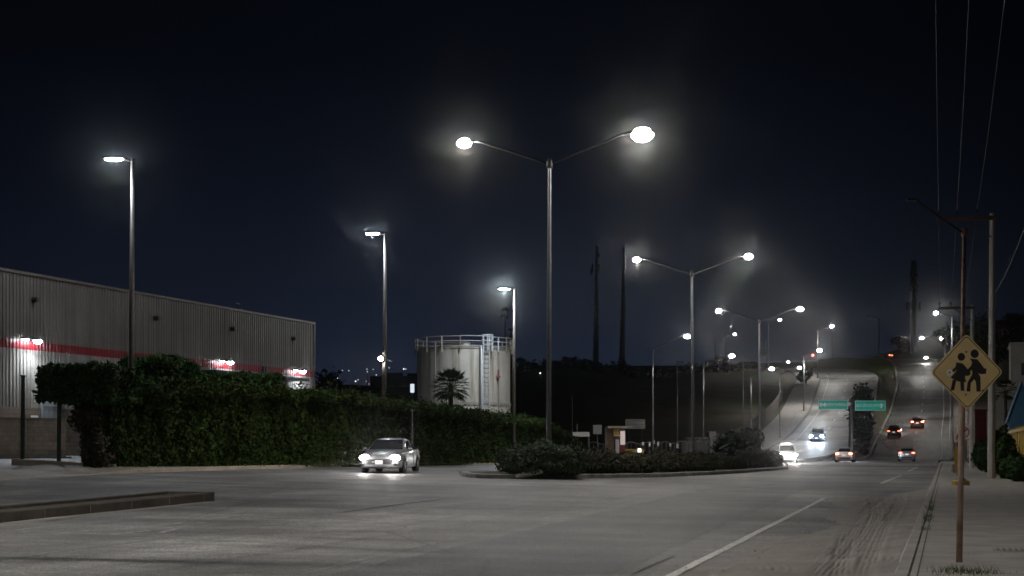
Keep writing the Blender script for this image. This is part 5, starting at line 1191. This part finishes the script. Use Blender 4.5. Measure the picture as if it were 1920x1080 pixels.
# boundary wall beside the left hill road
E = edge(LW,-.5,-6.0,84,190,6); t = thing('boundary_wall','dark panelled boundary wall climbing beside the left hill road','wall',(E[0][0],E[0][1],E[0][2])); E = E-E[0]
for a_,b_ in zip(E[:-1],E[1:]):
    d_ = Vector(b_-a_); mb = MB(); ln = math.hypot(d_.x,d_.y); an = math.atan2(d_.y,d_.x); mid = (Vector(a_)+Vector(b_))/2; zz = abs(d_.z)
    vs = []
    for o_ in (-.06,.06):
        n_ = Vector((-math.sin(an),math.cos(an),0))*o_; vs += [Vector(a_)+n_+Vector((0,0,-.6)),Vector(b_)+n_+Vector((0,0,-.6)),Vector(b_)+n_+Vector((0,0,2.1)),Vector(a_)+n_+Vector((0,0,2.1))]
    mb.add(vs,[(0,1,2,3),(7,6,5,4),(3,2,6,7),(0,3,7,4),(1,5,6,2)]); mb.build('wall_panel', M['kerb_old'], t)
    mb = MB(); mb.bbox(Vector(a_)+Vector((0,0,.85)),(.2,.2,2.8),.02,an); mb.build('post', M['kerb_old'], t)
# things at the foot of the hill
def on(px,Y,dz=0.): return onground(px,Y,dz)
p = on(1120,136); t = thing('white_signboard','blank pale square board on a thin post left of the brown kiosk','sign',p); zt,zb_ = HC+(CY-797)/F*136-p.z, HC+(CY-814)/F*136-p.z
mb = MB(); mb.tube([(0,0,-.2),(0,0,zt)],.05,8); mb.build('post', M['galv'], t); mb = MB(); mb.bbox((0,-.08,(zt+zb_)/2),(16/F*136,.04,zt-zb_),.01); mb.build('board', M['white'], t)
mb = MB(); mb.ball((0,-.12,HC+(CY-839)/F*136-p.z),.07,.05,.07); mb.build('red_light', M['redlamp'], t)
KY = 150; p = on(1152,KY); t = thing('kiosk','brown boarded kiosk with a lit pinkish panel','kiosk',p); k_ = KY/F
zt = HC+(CY-800)/F*KY-p.z
def kb_(x0,x1,y0,y1,dy,m,nm,d=.1): a,b=(x0-1152)*k_,(x1-1152)*k_; u,v=HC+(CY-y0)*k_-p.z,HC+(CY-y1)*k_-p.z; mb=MB(); mb.bbox(((a+b)/2,dy,(u+v)/2),(b-a,d,u-v),.01); return mb.build(nm,M[m],t)
kb_(1136,1172,803,862,1.2,'wood','wall',2.2); kb_(1134,1137,801,862,-.05,'galv','frame_post',.12); kb_(1138,1181,799,803,.9,'tank_trim','roof',3.); kb_(1150,1161,804,816,0,'yellow','sign_panel'); kb_(1150,1162,816,818,-.1,'white','shelf',.3); kb_(1154,1161,824,856,0,'railw','door'); pn = kb_(1163,1172,808,834,-.02,'kioskpanel','lit_panel'); kb_(1163,1173,834,856,0,'redpart','lower_panel')
lamp_light('SPOT', ((1168-1152)*k_,-.9,HC+(CY-800)*k_-p.z), 6, (1,.75,.68), t, .1, 100, (R(15),0,0))
p = on(1191,172); t = thing('billboard','faint grey billboard with two dark bands in front of the dark hillside','billboard',p); q = 172/F; zt,zb_=HC+(CY-786)*q-p.z,HC+(CY-804)*q-p.z
mb = MB(); mb.bbox((0,0,(zt+zb_)/2),(37*q,.1,zt-zb_),.02); bd = mb.build('board', M['palewall'], t); mb = MB()
for f_,w_ in ((.82,.8),(.45,.85),(.2,.6)): mb.box((0,-.06,zb_+(zt-zb_)*f_),(37*q*w_,.01,.10))
mb.build('printed_band', M['grey'], bd); mb = MB(); mb.tube([(-.8,.1,-.2),(-.8,.1,zb_)],.07,6); mb.tube([(.8,.1,-.2),(.8,.1,zb_)],.07,6); mb.build('leg', M['dkmetal'], t)
p = on(1093,140); t = thing('white_shelter','small pale gabled shelter at the right end of the hedge','shelter',p); q=140/F; zt=HC+(CY-810)*q-p.z
mb = MB()
for sd in (1,-1): mb.add([(-1.0,0,zt),(.62,0,zt),(.62+.0,sd*.8,zt-.45),(-1.0,sd*.8,zt-.45)],[(0,1,2,3)])
mb.prism([(.0,0)],0,0) if False else None
mb.build('roof', M['white'], t); mb = MB(); mb.add([(.6,0,zt-.01),(.6,.78,zt-.45),(.6,-.78,zt-.45)],[(0,1,2)]); mb.build('gable', M['white'], t)
mb = MB()
for a,b in ((.55,.7),(.55,-.7),(-.9,.7),(-.9,-.7)): mb.tube([(a,b,-.2),(a,b,zt-.4)],.06,6)
mb.build('post', M['galv'], t)
p = on(1189,147); mb = MB(); mb.bbox((0,0,.75),(1.9,1.0,1.1),.05); mb.bbox((0,0,1.34),(2.0,1.1,.08),.03); o = mb.build('yellow_container', M['yellow'], None, loc=p); tag(o,'low yellow container beside the lantern and the railing','container')
p = on(1199,145); t = thing('lantern','small bright square lantern right of the yellow container','lantern',p); mb = MB(); mb.bbox((0,0,.5),(.12,.12,1.0),.01); mb.bbox((0,0,1.48),(.42,.42,.08),.02); mb.build('post', M['dkmetal'], t); zl = HC+(CY-844)/F*145-p.z; mb = MB(); mb.bbox((0,0,zl),(.32,.32,.42),.02); mb.build('lamp', M['citylight'], t)
A_,B_ = on(1104,152),on(1345,176); n = 30; t = thing('railing','thin metal railing along the foot of the dark hillside','railing',A_); 
for k in range(n+1):
    q = A_.lerp(B_,k/n)-A_; q.z = gz(A_.x+q.x,A_.y+q.y)-A_.z; mb = MB(); mb.tube([q+Vector((0,0,-.2)),q+Vector((0,0,2.0))],.04,5); mb.build('post', M['galv'], t)
mb = MB(); mb.tube([A_.lerp(B_,k/n)-A_+Vector((0,0,2.0+.15*math.sin(k*1.6)-(A_.lerp(B_,k/n).z-gz(*A_.lerp(B_,k/n).xy)))) for k in range(n+1)],.045,6); mb.build('top_rail', M['galv'], t)
for k,(px,py) in enumerate(((1197,832),(1209,833),(1217,829),(1225,832),(1248,834),(1262,836))):
    q = (px-1104)/(1345-1104); v = A_.lerp(B_,q); Y=v.y; z=HC+(CY-py)/F*Y-A_.z; mb = MB(); mb.bbox((v.x-A_.x,v.y-A_.y-.1,z),(.22,.03,.5 if k%2 else .36),.01); mb.build('notice', M['white'], t)
wallthing('white_wall','low pale wall with a slab roof left of the leafy dark bush','wall',1290,1342,822,182,'palewall',2.5); wallthing('white_hut','small pale box hut above the low pale wall','hut',1330,1342,811,186,'palewall',2.); wallthing('gabled_hut','little pale gabled hut behind the leafy dark bush','hut',1343,1366,815,188,'palewall',3.)
for px,tp,Y,lab in ((1073,743,170,'thin wooden pole left of the white signboard against the dark hillside'),(1082,796,150,'short thin pole beside the white shelter'),(773,770,74.5,'thin pale pole standing in front of the hedge behind the silver car'),(1209,688,330,'stub pole on the ridge right of the cell towers'),(1173,686,331,'short pole on the ridge at the right cell tower foot'),(1340,636,334,'thin mast on the ridge left of a distant lamp'),(1560,625,345,'thin bare mast beyond the top of the left hill road')):
    p = on(px,Y); h = HC+(CY-tp)/F*Y-p.z; mb = MB(); mb.tube([(0,0,-.3),(0,0,h*.6),(0,0,h)],[.09,.08,.07] if Y>100 else [.05,.045,.04],6); mb.bbox((0,0,h+.02),(.2,.2,.05),.01); o = mb.build('pole', M['brownpole' if Y > 100 else 'galv'], None, loc=p); tag(o, lab, 'pole')
p = on(1432,330); q = 330/F; t = thing('ridge_billboard','dark billboard on a pole beside the third double lamp','billboard',p); z = HC+(CY-662)*q-p.z; mb = MB(); mb.bbox((0,0,z),(14*q,.3,11*q),.05); mb.build('board', M['darkwall'], t); mb = MB(); mb.tube([(.6,.2,-.3),(.6,.2,z+3)],.12,6); mb.build('post', M['darkwall'], t)
# dark distant buildings
def dbuild(px0,px1,top,Y,lab,units=()):
    t = wallthing('distant_building',lab,'building',px0,px1,top,Y,'darkwall',12); w=(px1-px0)/F*Y; h=HC+(CY-top)/F*Y-t.location.z
    for u,ww,hh in units: mb=MB(); mb.bbox((w*(u-.5),4,h+hh/2+.1),(ww,2.,hh),.1); mb.build('roof_unit', M['darkwall'], t)
    mb = MB()
    for k in range(int(w/4)): mb.box((-w/2+2.2+4*k,-.03,h*.6),(1.6,.08,1.2))
    mb.build('window_band', M['grey'], t); return t
dbuild(694,790,706,420,'flat dark commercial building with rooftop units left of the tank',((.4,3,1.2),(.52,3,1.2),(.82,3.4,1.0)))
dbuild(968,1030,692,300,'dark flat roofed building on the slope right of the tank',((.3,2,1.),(.7,2.5,.8)))
p = on(773,150); t = thing('lit_signboard','small lit bluish white upright sign beside the tank','sign',p); z = HC+(CY-728)/F*150-p.z; mb = MB(); mb.bbox((0,0,z),(.42,.12,.92),.04); mb.build('panel', M['litpanel'], t); mb = MB(); mb.tube([(0,.1,-.2),(0,.1,z-.4)],.06,6); mb.build('post', M['dkmetal'], t)
p = on(648.5,140); t = thing('small_lamp','small bright white lamp peeping over the hedge near the warehouse corner','street lamp',p); z = HC+(CY-746)/F*140-p.z; mb = MB(); mb.tube([(0,0,-.2),(0,0,z)],.05,6); mb.build('post', M['dkmetal'], t); mb = MB(); mb.ball((0,0,z),.20,.2,.12); mb.build('lens', M['lens_blue'], t)
# far slope with town lights
CL = [(642,694.4),(654,695),(688,692),(689,697),(699.7,692.6),(729.6,689.6),(757,691.9),(761,692),(749.6,702),(754,701),(633,709),(666.7,715),(671.5,712),(686.7,715),(649,722),(654,722.5),(667,722),(692,720),(705.6,703),(1013,710)]
for k,(px,py) in enumerate(CL):
    Y = 560 if px < 1000 else 290; p = on(px,Y); z = HC+(CY-py)/F*Y-p.z; br = k in (6,8,11,17-8,14,15)
    t = thing('distant_lamp','tiny town light beyond the hedge between warehouse and tank' if px<1000 else 'lone tiny light on the dark slope right of the tank','lamp',p,0,'distant town lights' if px<1000 else None)
    mb = MB(); mb.tube([(0,0,-.3),(0,0,max(.5,z))],.06,5); mb.build('post', M['darkwall'], t); mb = MB(); r=.26 if br else .15; mb.ball((0,-.1,max(.6,z)),r,r,r,8,6); mb.build('bulb', M['citywarm' if k in (13,16,17) else 'citylight'], t)
p = on(1524,345); z = HC+(CY-667)/F*345-p.z; t = thing('beacon','small red light beyond the bend of the left hill road','lamp',p); mb = MB(); mb.tube([(0,0,-.3),(0,0,z)],.07,6); mb.build('post', M['dkmetal'], t); mb = MB(); mb.ball((0,0,z+.1),.3,.3,.3,8,6); mb.build('bulb', M['redlamp'], t)

# ------------------------------------------------------------------ air, sky, camera
HAZE = .0003
mb = MB(); mb.box((0,300,18),(900,760,47)); hz = mb.build('haze', bpy.data.materials.new('haze')); tag(hz, kind='stuff')
hm = hz.data.materials[0]; hm.use_nodes = True; nt = hm.node_tree; nt.nodes.remove(nt.nodes['Principled BSDF'])
pv = nt.nodes.new('ShaderNodeVolumePrincipled'); pv.inputs['Color'].default_value = (.9,.92,.95,1); pv.inputs['Density'].default_value = HAZE; pv.inputs['Anisotropy'].default_value = .982
nt.links.new(pv.outputs['Volume'], nt.nodes['Material Output'].inputs['Volume']); hz.display_type = 'WIRE'

wd = bpy.data.worlds.new('World'); SC.world = wd; wd.use_nodes = True; nt = wd.node_tree; bg = nt.nodes['Background']
tc = nt.nodes.new('ShaderNodeTexCoord'); sp = nt.nodes.new('ShaderNodeSeparateXYZ'); nt.links.new(tc.outputs['Generated'], sp.inputs[0])
el = ramp(nt, sp.outputs['Z'], [(0.,(.0125,.0180,.0330)),(.05,(.0105,.0150,.0270)),(.11,(.0068,.0098,.0175)),(.18,(.0036,.0052,.0098)),(.26,(.0016,.0023,.0045)),(.45,(.0007,.0009,.0018))])
mp = nt.nodes.new('ShaderNodeMapRange'); mp.inputs['From Min'].default_value = -.5; mp.inputs['From Max'].default_value = .5; nt.links.new(sp.outputs['X'], mp.inputs['Value'])
az = ramp(nt, mp.outputs['Result'], [(.0,(.35,)*3),(.17,(.62,.64,.7)),(.42,(.95,.95,1.)),(.60,(1,1,1)),(.75,(.62,)*3),(.84,(.36,)*3),(1,(.2,)*3)])
nt.links.new(mix(nt, 1., el, az, 'MULTIPLY'), bg.inputs['Color']); bg.inputs['Strength'].default_value = 1.1

cam = bpy.data.cameras.new('camera'); cam.sensor_width = 36; cam.lens = F/1920*36; cam.shift_y = (CY-540)/1920; cam.clip_start = .1; cam.clip_end = 9000
co = bpy.data.objects.new('camera', cam); COL.objects.link(co); co.location = (0,0,HC); co.rotation_euler = (R(90),0,0); SC.camera = co
SC.view_settings.view_transform = 'Standard'; SC.view_settings.look = 'None'; SC.view_settings.exposure = 0; SC.view_settings.gamma = 1
cy = SC.cycles; cy.use_denoising = True; cy.denoiser = 'OPENIMAGEDENOISE'; cy.max_bounces = 5; cy.diffuse_bounces = 2; cy.glossy_bounces = 3; cy.volume_bounces = 0; cy.transparent_max_bounces = 8
cy.sample_clamp_indirect = 4; cy.use_light_tree = True; cy.caustics_reflective = False; cy.caustics_refractive = False; cy.filter_width = 1.6
